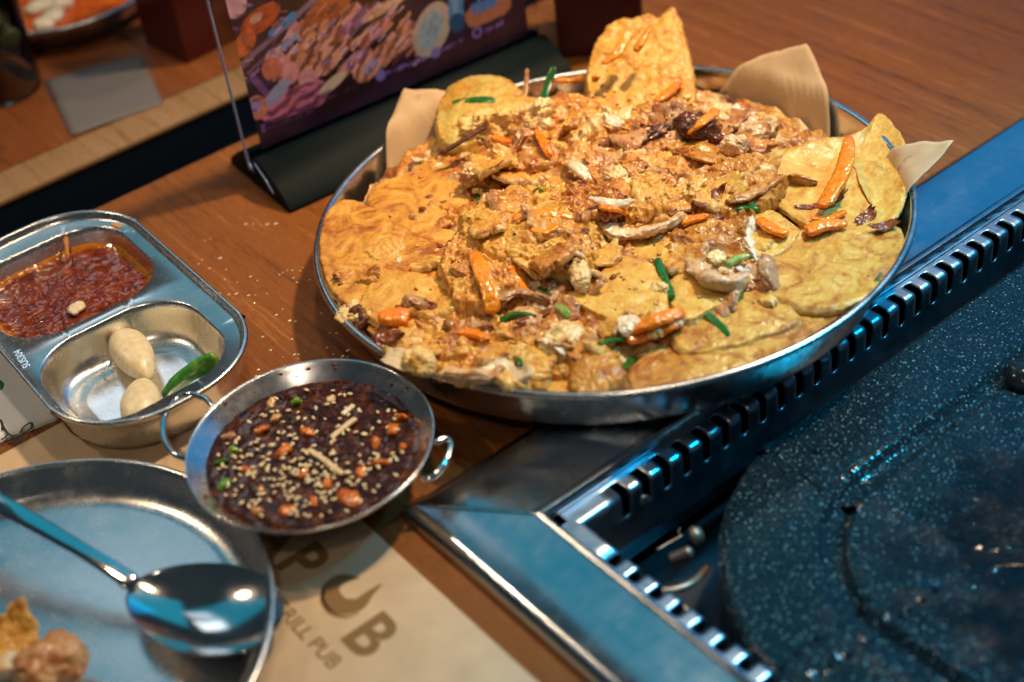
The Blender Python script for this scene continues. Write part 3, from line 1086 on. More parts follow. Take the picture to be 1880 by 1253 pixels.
slab("pancake_piece", [(1150, 445), (1185, 438), (1250, 425), (1300, 438), (1325, 470), (1290, 500), (1240, 500), (1205, 480), (1165, 470)],
     4.7, PAN_Y, .7, 15, .10, .8, .12, .1, (.02, -.01), torn=.7, brown=-.02, soft=.12,
     label="flat yellow pancake piece behind the green scallion stalk", cat="pancake", group=G_P)
slab("pancake_piece", [(1320, 430), (1345, 392), (1400, 378), (1440, 400), (1470, 430), (1430, 470), (1370, 485), (1330, 470)],
     4.6, PAN_Y, .7, 16, .16, .8, .16, .1, (.02, -.02), torn=.7, brown=0,
     label="yellow torn piece under the short carrot strip right of centre", cat="pancake", group=G_P)
slab("pancake_piece", [(845, 410), (880, 378), (940, 350), (1010, 345), (1070, 352), (1098, 400), (1100, 450), (1075, 492), (1010, 490), (950, 478), (890, 470), (850, 448)],
     5.6, PAN_Y, 1.8, 17, .45, .7, .55, .5, (.02, .03), torn=1, brown=.06, ns=340, nr=80, fine=.07,
     label="highest browned chunk in the centre, torn open to white crumb", cat="pancake", group=G_P)
slab("pancake_piece", [(812, 470), (835, 440), (880, 438), (930, 452), (975, 480), (960, 520), (915, 545), (880, 560), (840, 560), (815, 520)],
     5.1, CRUMB, 1.1, 18, .40, .9, .55, .35, (.02, .04), torn=.8, brown=.05,
     label="ragged lump of batter behind the thick bent carrot strip", cat="pancake", group=G_P)
slab("pancake_piece", [(1040, 660), (1062, 635), (1095, 628), (1130, 650), (1150, 690), (1130, 722), (1080, 728), (1045, 705)],
     4.5, CRISP, 1.0, 19, .25, .8, .55, .5, (.0, -.05), torn=.2, brown=-.04,
     label="rounded orange-brown fritter knob at the front rim", cat="pancake", group=G_P)
slab("pancake_piece", [(925, 722), (970, 706), (1040, 698), (1110, 706), (1135, 724), (1090, 742), (1010, 744), (950, 738)],
     3.95, PAN, .7, 20, .10, .8, .10, .15, (.0, -.0), torn=.55, brown=.0,
     label="narrow golden slice lying on the front rim below the fritter knob", cat="pancake", group=G_P)
slab("pancake_piece", [(1008, 372), (1030, 342), (1075, 335), (1120, 348), (1150, 372), (1130, 395), (1080, 398), (1035, 392)],
     6.0, CRISP, .5, 21, .35, 1.0, .55, .15, (.03, .02), torn=.3, brown=.18, fine=.08,
     label="crisp dark brown shard on top of the centre chunk", cat="pancake", group=G_P)
slab("pancake_piece", [(1085, 330), (1130, 310), (1190, 305), (1235, 330), (1245, 370), (1200, 395), (1140, 392), (1095, 370)],
     5.0, PAN, .8, 22, .35, .8, .55, .3, (.02, .02), torn=.5, brown=.08, fine=.07,
     label="golden speckled piece just right of the crisp dark shard", cat="pancake", group=G_P)
slab("pancake_piece", [(1285, 330), (1320, 298), (1375, 292), (1420, 310), (1440, 345), (1400, 378), (1340, 395), (1295, 375)],
     5.1, CRISP, 1.0, 23, .35, .8, .55, .45, (.02, .02), torn=.25, brown=-.02, fine=.05,
     label="plump orange-brown lump behind the dark-skinned strip", cat="pancake", group=G_P)
slab("pancake_piece", [(1255, 420), (1290, 395), (1330, 400), (1345, 425), (1320, 450), (1275, 448)],
     4.9, CRISP, .8, 24, .2, .9, .55, .35, torn=.1, brown=.0,
     label="small glossy brown nub below the dark-skinned strip", cat="pancake", group=G_P)

# heap of torn bits at the back, and rubble in the middle and at the left: one thing each, its bits are parts
rd = random.Random(11)


def rubble(label, spots, zr, sizes, mats, seed, cat="pancake"):
    root = empty("torn_pancake_heap", at(sum(p[0] for p in spots) / len(spots), sum(p[1] for p in spots) / len(spots), 1.5), label, cat, G_P)
    for k, (x, y) in enumerate(spots):
        s = rd.uniform(*sizes)
        mt, torn, br = rd.choice(mats)
        if mt not in (BURNT, MUSH) and rd.random() < .68:
            flake("pancake_scrap", (x + rd.uniform(-10, 10), y + rd.uniform(-8, 8)), rd.uniform(*zr) + .1, (s * rd.uniform(1.1, 1.9), s * rd.uniform(.8, 1.3)), mt, seed + k,
                  (rd.uniform(-.55, .55), rd.uniform(-.55, .55), rd.uniform(0, 6.2)), rd.uniform(.22, .5), rd.uniform(-.9, .9), torn, br, root, rd.uniform(.10, .22))
            continue
        chunk("pancake_bit", (x + rd.uniform(-10, 10), y + rd.uniform(-8, 8)), rd.uniform(*zr),
              (s * rd.uniform(.9, 1.7), s * rd.uniform(.7, 1.2), s * rd.uniform(.45, .85)), mt, seed + k, rd.uniform(.35, .6), rd.uniform(.6, 1.1),
              (rd.uniform(-.5, .5), rd.uniform(-.5, .5), rd.uniform(0, 3.1)), 5, torn, br, parent=root, plate=True)
    return root


MIXED = [(CRUMB, .7, 0), (CRISP, .35, .0), (MEAT, .5, .1), (PAN, .5, .05), (CRISP, .3, .12), (PAN_Y, .6, .0), (PAN, .4, .12), (CRUMB, .8, .05)]
PALE = [(CRUMB, .9, -.05), (CRUMB, .7, 0), (PAN_Y, .8, 0), (PAN_Y, .5, .05), (MEAT, .7, 0), (WHITE, .4, .05)]
DARKM = [(MUSH, .4, .05), (MEAT, .6, .05), (MEAT, .8, .0), (CRISP, .4, .12), (CRUMB, .8, 0), (MEAT, .7, 0), (BURNT, .1, 0)]
back = [(rd.uniform(880, 1400), 0) for _ in range(58)]
back = [(x, rd.uniform(205, 345) + (x - 1100) * .04) for x, _ in back]
rubble("heap of browned torn pancake bits at the back of the plate", back, (3.9, 5.0), (1.3, 2.8), MIXED, 100)
rubble("row of burnt and meaty bits below the small upper carrot strip", [(1160, 240), (1190, 225), (1220, 235), (1250, 250), (1215, 255), (1270, 235), (1240, 225), (1180, 260), (1300, 255), (1330, 245), (1355, 265), (1290, 280)],
       (4.7, 5.4), (1.1, 2.2), DARKM + [(MEAT, .7, 0)], 180)
rubble("white torn crumb hanging from the right face of the centre chunk", [(1085, 420), (1095, 445), (1080, 465), (1100, 475), (1060, 480), (1040, 490), (1010, 478), (985, 470), (1085, 500), (1065, 505), (1095, 395), (1010, 455), (1040, 452), (990, 490), (960, 485)],
       (5.0, 5.5), (.8, 1.7), PALE, 220)
rubble("brown meaty filling in the hollow below the centre chunk", [(985, 545), (1010, 520), (1040, 520), (1060, 540), (1000, 565), (1030, 575), (960, 560), (930, 570), (970, 590), (1055, 560), (1075, 585), (1090, 600), (1020, 540), (945, 540)],
       (3.9, 4.6), (.9, 2.0), DARKM + [(MEAT, .7, 0), (CRUMB, .6, .05)], 260)
rubble("white and yellow crumbs along the front left rim", [(735, 660), (770, 672), (810, 688), (850, 695), (900, 690), (935, 690), (960, 700), (1000, 680), (1020, 660), (985, 650), (950, 655), (890, 650), (840, 640), (780, 640), (745, 632), (1040, 640), (1010, 625), (1080, 615), (1110, 610), (1060, 600)],
       (4.3, 4.9), (.8, 1.7), PALE, 300)
rubble("dark oily bits at the left under the hanging slab", [(690, 600), (715, 610), (750, 590), (790, 595), (820, 590), (850, 585), (700, 615), (660, 590), (770, 565), (640, 585)],
       (3.4, 4.0), (1.0, 1.9), DARKM, 340)
rubble("torn bits between the square block and the right slab", [(1350, 500), (1375, 505), (1360, 530), (1330, 520), (1390, 480), (1345, 470), (1310, 480), (1320, 545), (1400, 540)],
       (4.4, 4.9), (.8, 1.6), [(MEAT, .7, 0), (CRUMB, .8, 0), (MUSH, .4, 0)], 380)
rubble("pale crumbs on the corner of the square yellow block", [(1205, 545), (1225, 565), (1215, 580), (1190, 590), (1175, 580), (1150, 600), (1120, 605), (1100, 625), (1240, 590)],
       (4.6, 5.1), (.6, 1.2), PALE, 400)

# fine crumbs scattered over the food
parts, tA, bA = [], [], []
V0, F0 = ico(2)
bpy.context.view_layer.update()
DG = bpy.context.evaluated_depsgraph_get()


def drop(x, y):
    ok, loc, *_ = scene.ray_cast(DG, Vector(M((x, y, 20))), Vector((0, 0, -1)))
    return loc.z * 100 if ok else 0.0


for k in range(420):
    a, r = rd.uniform(0, 6.283), 14.5 * math.sqrt(rd.random())
    x, y = PC[0] + r * math.cos(a), PC[1] + r * math.sin(a)
    q = px_of((x, y, 4.8))
    if q[0] > 1390 and q[1] > 260: continue
    if q[1] > 590 and q[0] > 1130: continue
    if q[0] < 820 and rd.random() < .75 or math.hypot(x - PC[0], y - PC[1]) > 14: continue
    s = rd.uniform(.06, .17)
    P = V0 * np.array([s * rd.uniform(.7, 1.6), s, s * .8])
    P = P * (1 + .5 * fbm(P * 5 + k, 1, 2, k)[:, None]) + np.array([x, y, drop(x, y) + s * .3])
    parts.append((P, F0))
    tA.append(np.full(len(P), rd.choice((0, .3, 1, 1))))
    bA.append(np.full(len(P), rd.choice((-.1, .1, .4))))
V, F = join(parts)
obj("crumbs", V, F, CRISP, attrs={"torn": np.concatenate(tA), "brown": np.concatenate(bA)}, label="fine crumbs and fried flecks scattered over the pancake heap", cat="crumbs", kind="stuff")

def rest(px, zs, h, lift=.30):
    """height for each point of a strip so that it lies on the food under it"""
    out = []
    for (x, y), z in zip(px, zs):
        for _ in range(3):
            p = at(x, y, z)
            z = min(z + .3, max(3.2, drop(p[0], p[1]) + h * lift))
        out.append(z)
    return out


# ragged scraps lying in layers over the heap
SCR = empty("torn_pancake_heap", at(1000, 400, 1.5), "loose ragged scraps lying in layers over the middle of the pancake", "pancake", G_P)
rd = random.Random(77)
for k, (x, y, sz) in enumerate([(895, 405, 3.4), (955, 378, 3.8), (1020, 405, 3.6), (1062, 432, 3.0), (935, 445, 3.0), (900, 300, 3.0), (960, 322, 3.4), (1040, 335, 3.2), (1120, 345, 3.4), (1190, 345, 3.2), (1250, 362, 3.0), (1325, 352, 3.2),
                                (1000, 250, 3.6), (1080, 258, 3.6), (705, 455, 3.6), (765, 485, 3.2), (655, 505, 2.8), (1140, 425, 2.6), (1255, 470, 2.8), (1330, 425, 2.8), (765, 640, 2.8), (840, 622, 3.0), (905, 645, 2.8), (985, 662, 2.8),
                                (1060, 640, 2.8), (870, 500, 2.6), (1010, 470, 2.6), (1230, 300, 3.0), (1160, 300, 2.8), (1370, 300, 2.6), (940, 600, 2.6), (1100, 620, 2.4), (1390, 440, 2.4), (800, 560, 2.8), (1080, 380, 2.6), (990, 420, 2.6)]):
    z = 4.6
    for _ in range(3):
        p = at(x, y, z)
        z = max(3.0, drop(p[0], p[1]) + .10)
    mt, torn, br = rd.choice([(PAN_Y, .9, .05), (PAN, .9, .12), (CRUMB, 1.0, .05), (PAN_Y, 1.0, .15), (CRISP, .6, .08), (PAN, .7, .2)])
    flake("pancake_scrap", (x, y), z, (sz, sz * rd.uniform(.5, .8)), mt, 900 + k, (rd.uniform(-.28, .28), rd.uniform(-.28, .28), rd.uniform(0, 6.2)), rd.uniform(.35, .6), rd.uniform(-.9, .6), torn, br, SCR, rd.uniform(.14, .24), 130, 26)

for k in range(64):
    x, y = rd.uniform(700, 1400), rd.uniform(215, 690)
    if abs(y - (400 + (x - 1000) * -.12)) > 190 or (x > 1250 and y > 500): continue
    z = 4.6
    for _ in range(2):
        p = at(x, y, z)
        z = max(3.0, drop(p[0], p[1]) + .05)
    sz = rd.uniform(.5, 1.25)
    mt, torn, br = ((CHAR, .2, .1), (CRUMB, 1.0, -.1), (CHAR, .3, .0), (WHITE, .8, 0), (MEAT, .9, .0))[k % 5]
    flake("pancake_fleck", (x, y), z, (sz, sz * rd.uniform(.4, .9)), mt, 1100 + k, (rd.uniform(-.5, .5), rd.uniform(-.5, .5), rd.uniform(0, 6.2)), rd.uniform(.1, .3), rd.uniform(-.8, .8), torn, br, SCR, .12, 48, 9)

# carrots
G_C = "carrot strips in the pancake"
CARR = [
    ([(868, 462), (885, 500), (900, 540), (906, 578)], [5.9, 6.0, 5.6, 4.9], .95, .42, CARROT_Y, "thick bent yellow-orange carrot strip hanging at the centre left"),
    ([(934, 488), (952, 515), (974, 546)], [5.7, 5.5, 5.1], .42, .22, CARROT, "thin pointed carrot sliver right of the thick bent strip"),
    ([(1560, 250), (1552, 300), (1535, 340), (1508, 382)], [6.2, 5.9, 5.6, 5.2], 1.0, .45, CARROT, "long glossy carrot strip standing on the upper right slab"),
    ([(1392, 402), (1418, 420), (1446, 432)], [5.3, 5.3, 5.2], .80, .40, CARROT, "short carrot strip left of the long glossy one"),
    ([(1478, 426), (1515, 414), (1556, 410)], [5.1, 5.3, 5.2], .80, .45, CARROT, "carrot slice with a charred edge below the long glossy strip"),
    ([(1488, 400), (1520, 402), (1552, 388)], [5.2, 5.2, 5.2], .5, .3, CARROT, "carrot end tucked under the long glossy strip"),
    ([(1152, 612), (1200, 590), (1256, 572)], [5.0, 5.1, 5.0], .78, .42, CARROT, "upper of the two carrot sticks in front of the square block"),
    ([(1150, 626), (1190, 614), (1246, 598)], [4.7, 4.75, 4.7], .75, .4, CARROT, "lower of the two carrot sticks in front of the square block"),
    ([(1262, 246), (1290, 224), (1318, 202)], [5.7, 5.9, 6.0], .62, .30, CARROT_Y, "small straight carrot strip at the upper right of the heap"),
    ([(1203, 188), (1225, 172), (1246, 152)], [5.8, 6.0, 6.2], .75, .4, CARROT, "reddish carrot piece under the tall yellow flap"),
    ([(1248, 408), (1275, 402), (1302, 396)], [5.3, 5.4, 5.3], .6, .3, CARROT, "carrot tip on the end of the pale meat strip"),
    ([(1018, 148), (1060, 148), (1098, 142)], [5.6, 5.8, 5.7], .6, .35, CARROT_Y, "fried carrot strip at the left foot of the tall flap"),
    ([(1098, 380), (1125, 384), (1150, 392)], [5.7, 5.6, 5.5], .55, .3, CARROT, "carrot piece right of the crisp dark shard"),
    ([(830, 606), (865, 612), (902, 622)], [4.6, 4.7, 4.7], .7, .35, CARROT, "carrot strip in the pale crumb at the front left"),
    ([(694, 588), (722, 582), (752, 584)], [4.4, 4.5, 4.4], 1.1, .7, CARROT, "stubby carrot chunk near the left rim"),
    ([(902, 252), (920, 258), (938, 262)], [5.5, 5.5, 5.4], .6, .35, CARROT, "bright carrot bit at the back left of the heap"),
    ([(940, 402), (1000, 392), (1078, 402)], [6.2, 6.35, 6.2], .62, .25, CARROT_Y, "flat carrot strip fried into the top of the centre chunk"),
    ([(975, 420), (1000, 425), (1024, 414)], [6.1, 6.15, 6.1], .75, .3, CARROT_Y, "round carrot bit on the centre chunk"),
    ([(1105, 118), (1130, 100), (1152, 66)], [6.9, 7.3, 7.9], .7, .3, CARROT_Y, "browned carrot strip on the left of the tall flap"),
    ([(1166, 96), (1182, 70), (1196, 44)], [7.4, 8.0, 8.4], .55, .3, CARROT_Y, "fried carrot strip reaching the top of the tall flap"),
    ([(985, 238), (1000, 268), (1012, 290)], [5.3, 5.4, 5.3], .55, .3, CARROT, "curved carrot strip beside the white lump at the back"),
]
for k, (pp, zz, w, h, mt, lab) in enumerate(CARR):
    strip("carrot_strip", pp, rest(pp, zz, h, .85) if k not in (0, 2, 18, 19) else zz, w * 1.15, h * 1.1, mt, 30 + k, 3.2, .10, 1.8, cap=.35, twist=.35 if k % 2 else -.3, taper=((.75, 1.05), (1.05, .7), (.9, .9))[k % 3], prof=((.8, 1, 1.05, .9, .8), (.9, 1.05, .95, 1.0, .55), (.6, .9, 1, 1, .9))[k % 3], label=lab, cat="carrot", group=G_C)

G_S = "scallion pieces in the pancake"
SC = [
    ([(1206, 474), (1216, 505), (1234, 550)], [5.2, 5.3, 4.9], .60, .5, SCAL, "bright green scallion stalk between the yellow pieces in the middle"),
    ([(918, 590), (945, 578), (986, 580)], [4.9, 5.0, 4.9], .5, .32, SCAL, "dark green scallion curl above the white onion sliver"),
    ([(1022, 562), (1036, 572), (1046, 586)], [4.9, 5.0, 4.9], .5, .3, SCAL_L, "wet light green scallion ring in the middle front"),
    ([(1098, 632), (1130, 624), (1166, 628)], [5.0, 5.1, 4.9], .42, .25, SCAL, "green scallion sliver at the tips of the carrot sticks"),
    ([(1294, 574), (1315, 592), (1338, 618)], [5.0, 5.0, 4.9], .50, .16, SCAL, "flat dark scallion leaf on the long front slab"),
    ([(1334, 486), (1358, 476), (1388, 468)], [5.2, 5.3, 5.2], .6, .5, SCAL_L, "pale green scallion stub right of the curled meat"),
    ([(1144, 676), (1158, 664), (1172, 656)], [4.9, 4.9, 4.8], .40, .2, SCAL, "green leaf beside the fritter knob"),
    ([(988, 528), (1000, 533), (1012, 542)], [5.0, 5.0, 4.9], .4, .2, SCAL, "tiny green leaf in the hollow below the centre chunk"),
    ([(944, 655), (952, 662), (958, 672)], [5.1, 5.1, 5.0], .35, .2, SCAL, "green fleck in the pale crumb at the front"),
    ([(868, 340), (877, 356), (878, 374)], [5.2, 5.2, 5.0], .28, .15, SCAL, "dark green thread at the back left of the centre chunk"),
    ([(1352, 386), (1368, 382), (1400, 384)], [5.0, 5.2, 5.2], .35, .25, SCAL, "green bit left of the short carrot strip"),
    ([(1570, 290), (1585, 330), (1600, 375)], [4.50, 4.32, 4.36], .7, .12, PAN_G, "faded green leaf fried into the upper right slab"),
    ([(830, 188), (870, 184), (910, 186)], [5.6, 5.7, 5.6], .6, .15, SCAL, "blue-green leaf on the greenish flap"),
    ([(980, 350), (990, 346), (998, 350)], [6.0, 6.1, 6.0], .35, .2, SCAL_L, "green fleck behind the centre chunk"),
]
for k, (pp, zz, w, h, mt, lab) in enumerate(SC):
    strip("scallion_piece", pp, rest(pp, zz, h), w, h, mt, 60 + k, 2.4, .06, 2.0, cap=.3, twist=.7 if k % 2 else -.5, prof=((.7, 1, .9, 1.1, .8), (1, .8, 1.05, .9, .5))[k % 2], torn=.2 if mt is SCAL_L else .0, label=lab, cat="scallion", group=G_S)

G_M = "meat and seafood strips in the pancake"
MT = [
    ([(1098, 410), (1150, 432), (1200, 425), (1262, 402)], [5.2, 5.4, 5.5, 5.4], 1.5, .7, MEAT, .85, -.05, "pale meat strip running right from the centre chunk"),
    ([(1268, 478), (1290, 505), (1330, 520), (1372, 518)], [5.2, 5.3, 5.2, 4.8], 1.3, .9, MEAT, .75, .0, "curled pinkish meat strip above the small yellow wedge"),
    ([(1335, 372), (1390, 348), (1440, 330), (1500, 338)], [5.6, 5.7, 5.7, 5.4], 1.2, .5, CRISP, .35, .06, "crisp brown meat strip reaching towards the long carrot"),
    ([(1575, 418), (1588, 400), (1602, 380)], [5.0, 5.2, 5.7], .9, .4, BURNT, .1, 0, "dark glossy burnt flake on the right slab"),
    ([(1600, 422), (1625, 415), (1650, 410)], [5.1, 5.3, 5.2], .8, .5, BURNT, .3, .0, "reddish burnt scrap by the right rim"),
    ([(1480, 392), (1510, 376), (1560, 376)], [5.6, 5.8, 5.7], .7, .3, BURNT, .5, .0, "frayed brown scrap across the foot of the long carrot"),
    ([(1290, 380), (1306, 364), (1326, 346)], [5.6, 5.8, 5.9], .8, .35, BURNT, .0, .0, "dark blue-black skinned strip right of centre"),
    ([(1398, 470), (1412, 500), (1420, 530)], [5.0, 5.0, 4.8], 1.0, .7, MUSH, .5, .0, "purplish meat end at the left edge of the right slab"),
    ([(900, 545), (960, 540), (1010, 560)], [4.7, 4.8, 4.5], 1.3, .5, MUSH, .4, .0, "brown mushroom slice under the thick bent carrot"),
    ([(815, 600), (860, 598), (905, 602)], [4.4, 4.5, 4.4], .9, .5, MUSH, .3, .05, "brown-edged mushroom slice left of the green curl"),
    ([(740, 560), (765, 552), (778, 575)], [4.5, 4.7, 4.5], 1.1, .6, MUSH, .5, .0, "glossy mushroom bit beside the stubby carrot"),
    ([(690, 612), (715, 622), (745, 616)], [3.9, 4.1, 4.0], 1.0, .6, BURNT, .4, .1, "frizzled brown tentacle at the left rim"),
    ([(1380, 400), (1374, 440), (1388, 480)], [5.4, 5.5, 5.2], .32, .22, WHITE, .7, 0, "thin whitish strand right of centre"),
    ([(800, 690), (850, 690), (905, 702)], [4.0, 4.1, 4.0], 1.1, .6, MEAT, .9, -.05, "pinkish squid piece against the front left rim"),
]
for k, (pp, zz, w, h, mt, torn, br, lab) in enumerate(MT):
    if mt is BURNT:
        a_, b_2 = at(*pp[0], zz[0]), at(*pp[-1], zz[-1])
        tag(flake("burnt_flake", pp[1], rest(pp, zz, h)[1] + .06, (np.linalg.norm(b_2 - a_) * 1.1, w * .9), CHAR, 80 + k,
                  (.3, -.2, math.atan2(b_2[1] - a_[1], b_2[0] - a_[0])), .14, .8, .25, .05, None, .22, 110, 20), lab, "burnt flake", "burnt flakes on the pancake")
        continue
    shred("meat_strip", pp, rest(pp, zz, h, .25), w, h, mt, 80 + k, torn=torn, brown=br, label=lab, cat="meat", group=G_M)

G_O = "white onion and egg bits"
ON = [
    ([(1052, 296), (1070, 312), (1096, 330)], [5.8, 6.1, 5.8], 1.0, .5, "white wedge behind the crisp dark shard"),
    ([(874, 596), (884, 610), (898, 620)], [5.1, 5.4, 5.2], .60, .16, "blueish white onion sliver standing in the front left crumb"),
    ([(998, 627), (1018, 632), (1044, 648)], [5.1, 5.3, 5.1], .45, .14, "bent white onion sliver right of centre at the front"),
    ([(905, 305), (925, 290), (945, 330)], [5.4, 5.7, 5.3], 1.2, .8, "white curled squid ring at the back left"),
    ([(1010, 270), (1030, 262), (1050, 282)], [5.3, 5.6, 5.3], 1.3, .9, "white rounded lump at the back of the heap"),
    ([(1112, 232), (1128, 225), (1148, 240)], [5.5, 5.7, 5.5], 1.0, .7, "white knobbly bit below the tall flap"),
    ([(870, 350), (880, 345), (892, 352)], [5.0, 5.1, 5.0], .9, .6, "pale cube below the white squid ring"),
    ([(1090, 390), (1120, 375), (1150, 385)], [5.6, 5.7, 5.6], .7, .4, "white shred right of the centre chunk top"),
    ([(945, 470), (965, 478), (990, 500)], [5.6, 5.6, 5.3], 1.1, .5, "pale folded flake above the thin carrot sliver"),
    ([(960, 690), (985, 684), (1010, 694)], [4.7, 4.9, 4.7], 1.0, .7, "white lump near the front rim left of the fritter knob"),
    ([(905, 680), (925, 688), (940, 705)], [4.6, 4.7, 4.4], 1.3, .9, "round yellowish dough knob at the front rim"),
]
for k, (pp, zz, w, h, lab) in enumerate(ON):
    a_, b_2 = at(*pp[0], zz[0]), at(*pp[-1], zz[-1])
    ln_ = np.linalg.norm(b_2 - a_)
    o = flake("white_piece", pp[1], rest(pp, zz, h)[1] + .05, (ln_ * 1.15, w * .95), WHITE if k in (0, 1, 2, 5, 7) else CRUMB, 110 + k,
              (.35 if k % 2 else -.3, .2, math.atan2(b_2[1] - a_[1], b_2[0] - a_[0])), max(.12, h * .6), .7 if k % 2 else -.6, .85, -.12, None, .16)
    tag(o, lab, "onion", G_O)
strip("burnt_stick", [(810, 282), (850, 258), (892, 232)], [5.0, 5.4, 5.7], .34, .25, BURNT, 140, 3, .03, label="thin blackened stick lying at the back left of the heap", cat="burnt vegetable")
strip("stem", [(962, 200), (966, 160), (968, 126)], [4.6, 5.2, 6.0], .32, .22, MUSH, 141, 3, .03, label="brown stem poking up at the far rim, left one", cat="stem", group="stems at the far rim")
strip("stem", [(995, 195), (1006, 155), (1016, 122)], [4.6, 5.2, 6.0], .55, .22, SCAL, 142, 3, .03, brown=.3, label="dark green stem poking up at the far rim, right one", cat="stem", group="stems at the far rim")

# ------------------------------------------------------------------ sauce bowl
BC = (23.0, 53.0)
SB = empty("sauce_bowl", (*BC, .03), "small steel two-handled bowl holding dark dipping sauce", "bowl")
bp = [(0, .16), (2.6, .16), (3.2, .28), (3.9, .85), (4.7, 1.75), (5.6, 2.72), (6.36, 3.46)]
for a in np.linspace(160, -120, 8):
    bp.append((6.47 + .11 * math.cos(math.radians(a)), 3.50 + .11 * math.sin(math.radians(a))))
bp += [(6.40, 3.34), (5.68, 2.64), (4.80, 1.66), (4.0, .76), (3.25, .12), (2.6, .03), (0, .03)]
bp = [tuple(q) for q in smooth_path(np.array(bp), 70)]
V, F = lathe(bp, (*BC, .03), 128)
obj("bowl", V, F, STEEL, parent=SB)


def handle(pp, zz):
    V, F = sweep([at(x, y, z) for (x, y), z in zip(pp, zz)], .36, .36, 50, 12)
    return obj("handle", V, F, STEEL_POL, parent=SB)


handle([(392, 748), (372, 730), (335, 726), (304, 762), (300, 800), (318, 832), (352, 846)], [3.2, 3.15, 3.0, 2.8, 2.6, 2.5, 2.45])
handle([(770, 884), (796, 874), (818, 848), (828, 818), (818, 806), (794, 816)], [2.5, 2.6, 2.75, 2.9, 3.0, 3.1])

m, nt, b = newmat("dark_sauce", (.05, .008, .003), .06, **{"Specular IOR Level": .35})
v = coords(nt)
col = ramp(nt, noise(nt, v, 1.3, 5, .65), [(.36, (.012, .0035, .001)), (.52, (.042, .010, .0025)), (.70, (.14, .040, .007))])
fl = ramp(nt, noise(nt, v, 6, 4, .7), [(.62, mono(0)), (.68, mono(1))])
col = mix(nt, fl, col, (.26, .06, .010))
nt.links.new(col, b.inputs["Base Color"])
bump(nt, b, math_n(nt, 'ADD', noise(nt, v, 3.0, .5, .4), noise(nt, v, 1.2, 1)), .14, .14)
n_r, n_t = 60, 140
SZ = 2.72
V = [(*BC, SZ)]
for i in range(1, n_r + 1):
    r = 5.68 * i / n_r
    for t in np.linspace(0, 2 * math.pi, n_t, endpoint=False):
        V.append((BC[0] + r * math.cos(t), BC[1] + r * math.sin(t), SZ))
V = np.array(V)
V[:, 2] += .07 * fbm(V, 1.1, 4, 6) + .05 * fbm(V, 3.0, 3, 8)
rr_ = np.hypot(V[:, 0] - BC[0], V[:, 1] - BC[1])
V[:, 2] += .06 * np.clip((rr_ - 5.3) / .4, 0, 1)
F = [(0, 1 + j, 1 + (j + 1) % n_t) for j in range(n_t)] + grid_faces(n_r, n_t, True, 1)
SAUCE = obj("dipping_sauce", V, F, m, label="dark red-brown soy dipping sauce with sesame seeds in the small bowl", cat="sauce", base=(*BC, SZ))
seed_m = newmat("sesame_seed", (.92, .76, .47), .30, **{"Subsurface Weight": .1})[0]
V0, F0 = ico(3)
sv = V0.copy()
sv[:, 0] *= 1 - .35 * np.clip(V0[:, 1], 0, 1)
seed_me = None
rd = random.Random(3)
for k in range(300):
    if k < 150:
        q = at(rd.gauss(560, 95), rd.gauss(880, 38), SZ)
    else:
        a, r = rd.uniform(0, 6.283), 5.1 * math.sqrt(rd.random())
        q = np.array([BC[0] + r * math.cos(a), BC[1] + r * math.sin(a), SZ])
    if math.hypot(q[0] - BC[0], q[1] - BC[1]) > 5.1: continue
    if seed_me is None:
        o = obj("sesame_seed", sv * np.array([.080, .140, .052]) + np.array([*BC, SZ]), F0, seed_m, parent=SAUCE)
        seed_me = o.data
    else:
        o = bpy.data.objects.new("sesame_seed", seed_me)
        COL.objects.link(o)
        o.parent = SAUCE
    o.location = (M((q[0], q[1], SZ + .05 + rd.uniform(0, .10))) - M((*BC, SZ))).tolist()
    o.rotation_euler = (rd.uniform(-.3, .3), rd.uniform(-.3, .3), rd.uniform(0, 3.1))
    s = rd.uniform(.85, 1.2)
    o.scale = (s, s, s)
SOAK = food_mat('sauce_soaked_carrot', (.62, .16, .008), (.40, .08, .005), (.12, .02, .004), (.6, .2, .02), .12, .1, .8, .8, 6, .5, .5, .75, .6)
rd = random.Random(8)
BITS = [(565, 795, CARROT, .9), (720, 790, CARROT, 1.0), (640, 915, CARROT, 1.3), (600, 890, CARROT, .8), (700, 850, CARROT, .8), (480, 790, CARROT, .7), (450, 860, CARROT, .8),
        (735, 768, CARROT, .6), (520, 830, CARROT, .8), (530, 940, CARROT, .8), (690, 815, CARROT, .6), (430, 830, SCAL_L, .6), (405, 850, SCAL, .7), (412, 890, SCAL, .7), (545, 740, SCAL_L, .5),
        (610, 735, WHITE, .5), (480, 900, CARROT, .6), (660, 870, CARROT, .7), (555, 870, CARROT, .6), (505, 770, MEAT, .7), (740, 820, CARROT, .5), (575, 920, CARROT, .6), (500, 720 + 20, MEAT, .6), (470, 940, MEAT, .6), (420, 800, MUSH, .7)]
for k, (x, y, mt, s) in enumerate(BITS):
    if mt is CARROT: mt = SOAK
    chunk("vegetable_bit", (x, y), SZ + .0, (s, s * rd.uniform(.35, .8), .26), mt, 500 + k, .7, 1.9, (rd.uniform(-.2, .2), rd.uniform(-.2, .2), rd.uniform(0, 3)), 3, .1, 0, parent=SAUCE)
strip("onion_stick", [(608, 805), (632, 785), (655, 768)], [SZ + .1, SZ + .16, SZ + .2], .32, .2, WHITE, 1, parent=SAUCE)
strip("onion_stick", [(628, 762), (640, 752), (650, 744)], [SZ + .1, SZ + .12, SZ + .1], .3, .2, WHITE, 2, parent=SAUCE)
strip("onion_stick", [(565, 825), (595, 845), (630, 872)], [SZ + .1, SZ + .16, SZ + .12], .32, .2, WHITE, 3, brown=.25, parent=SAUCE)
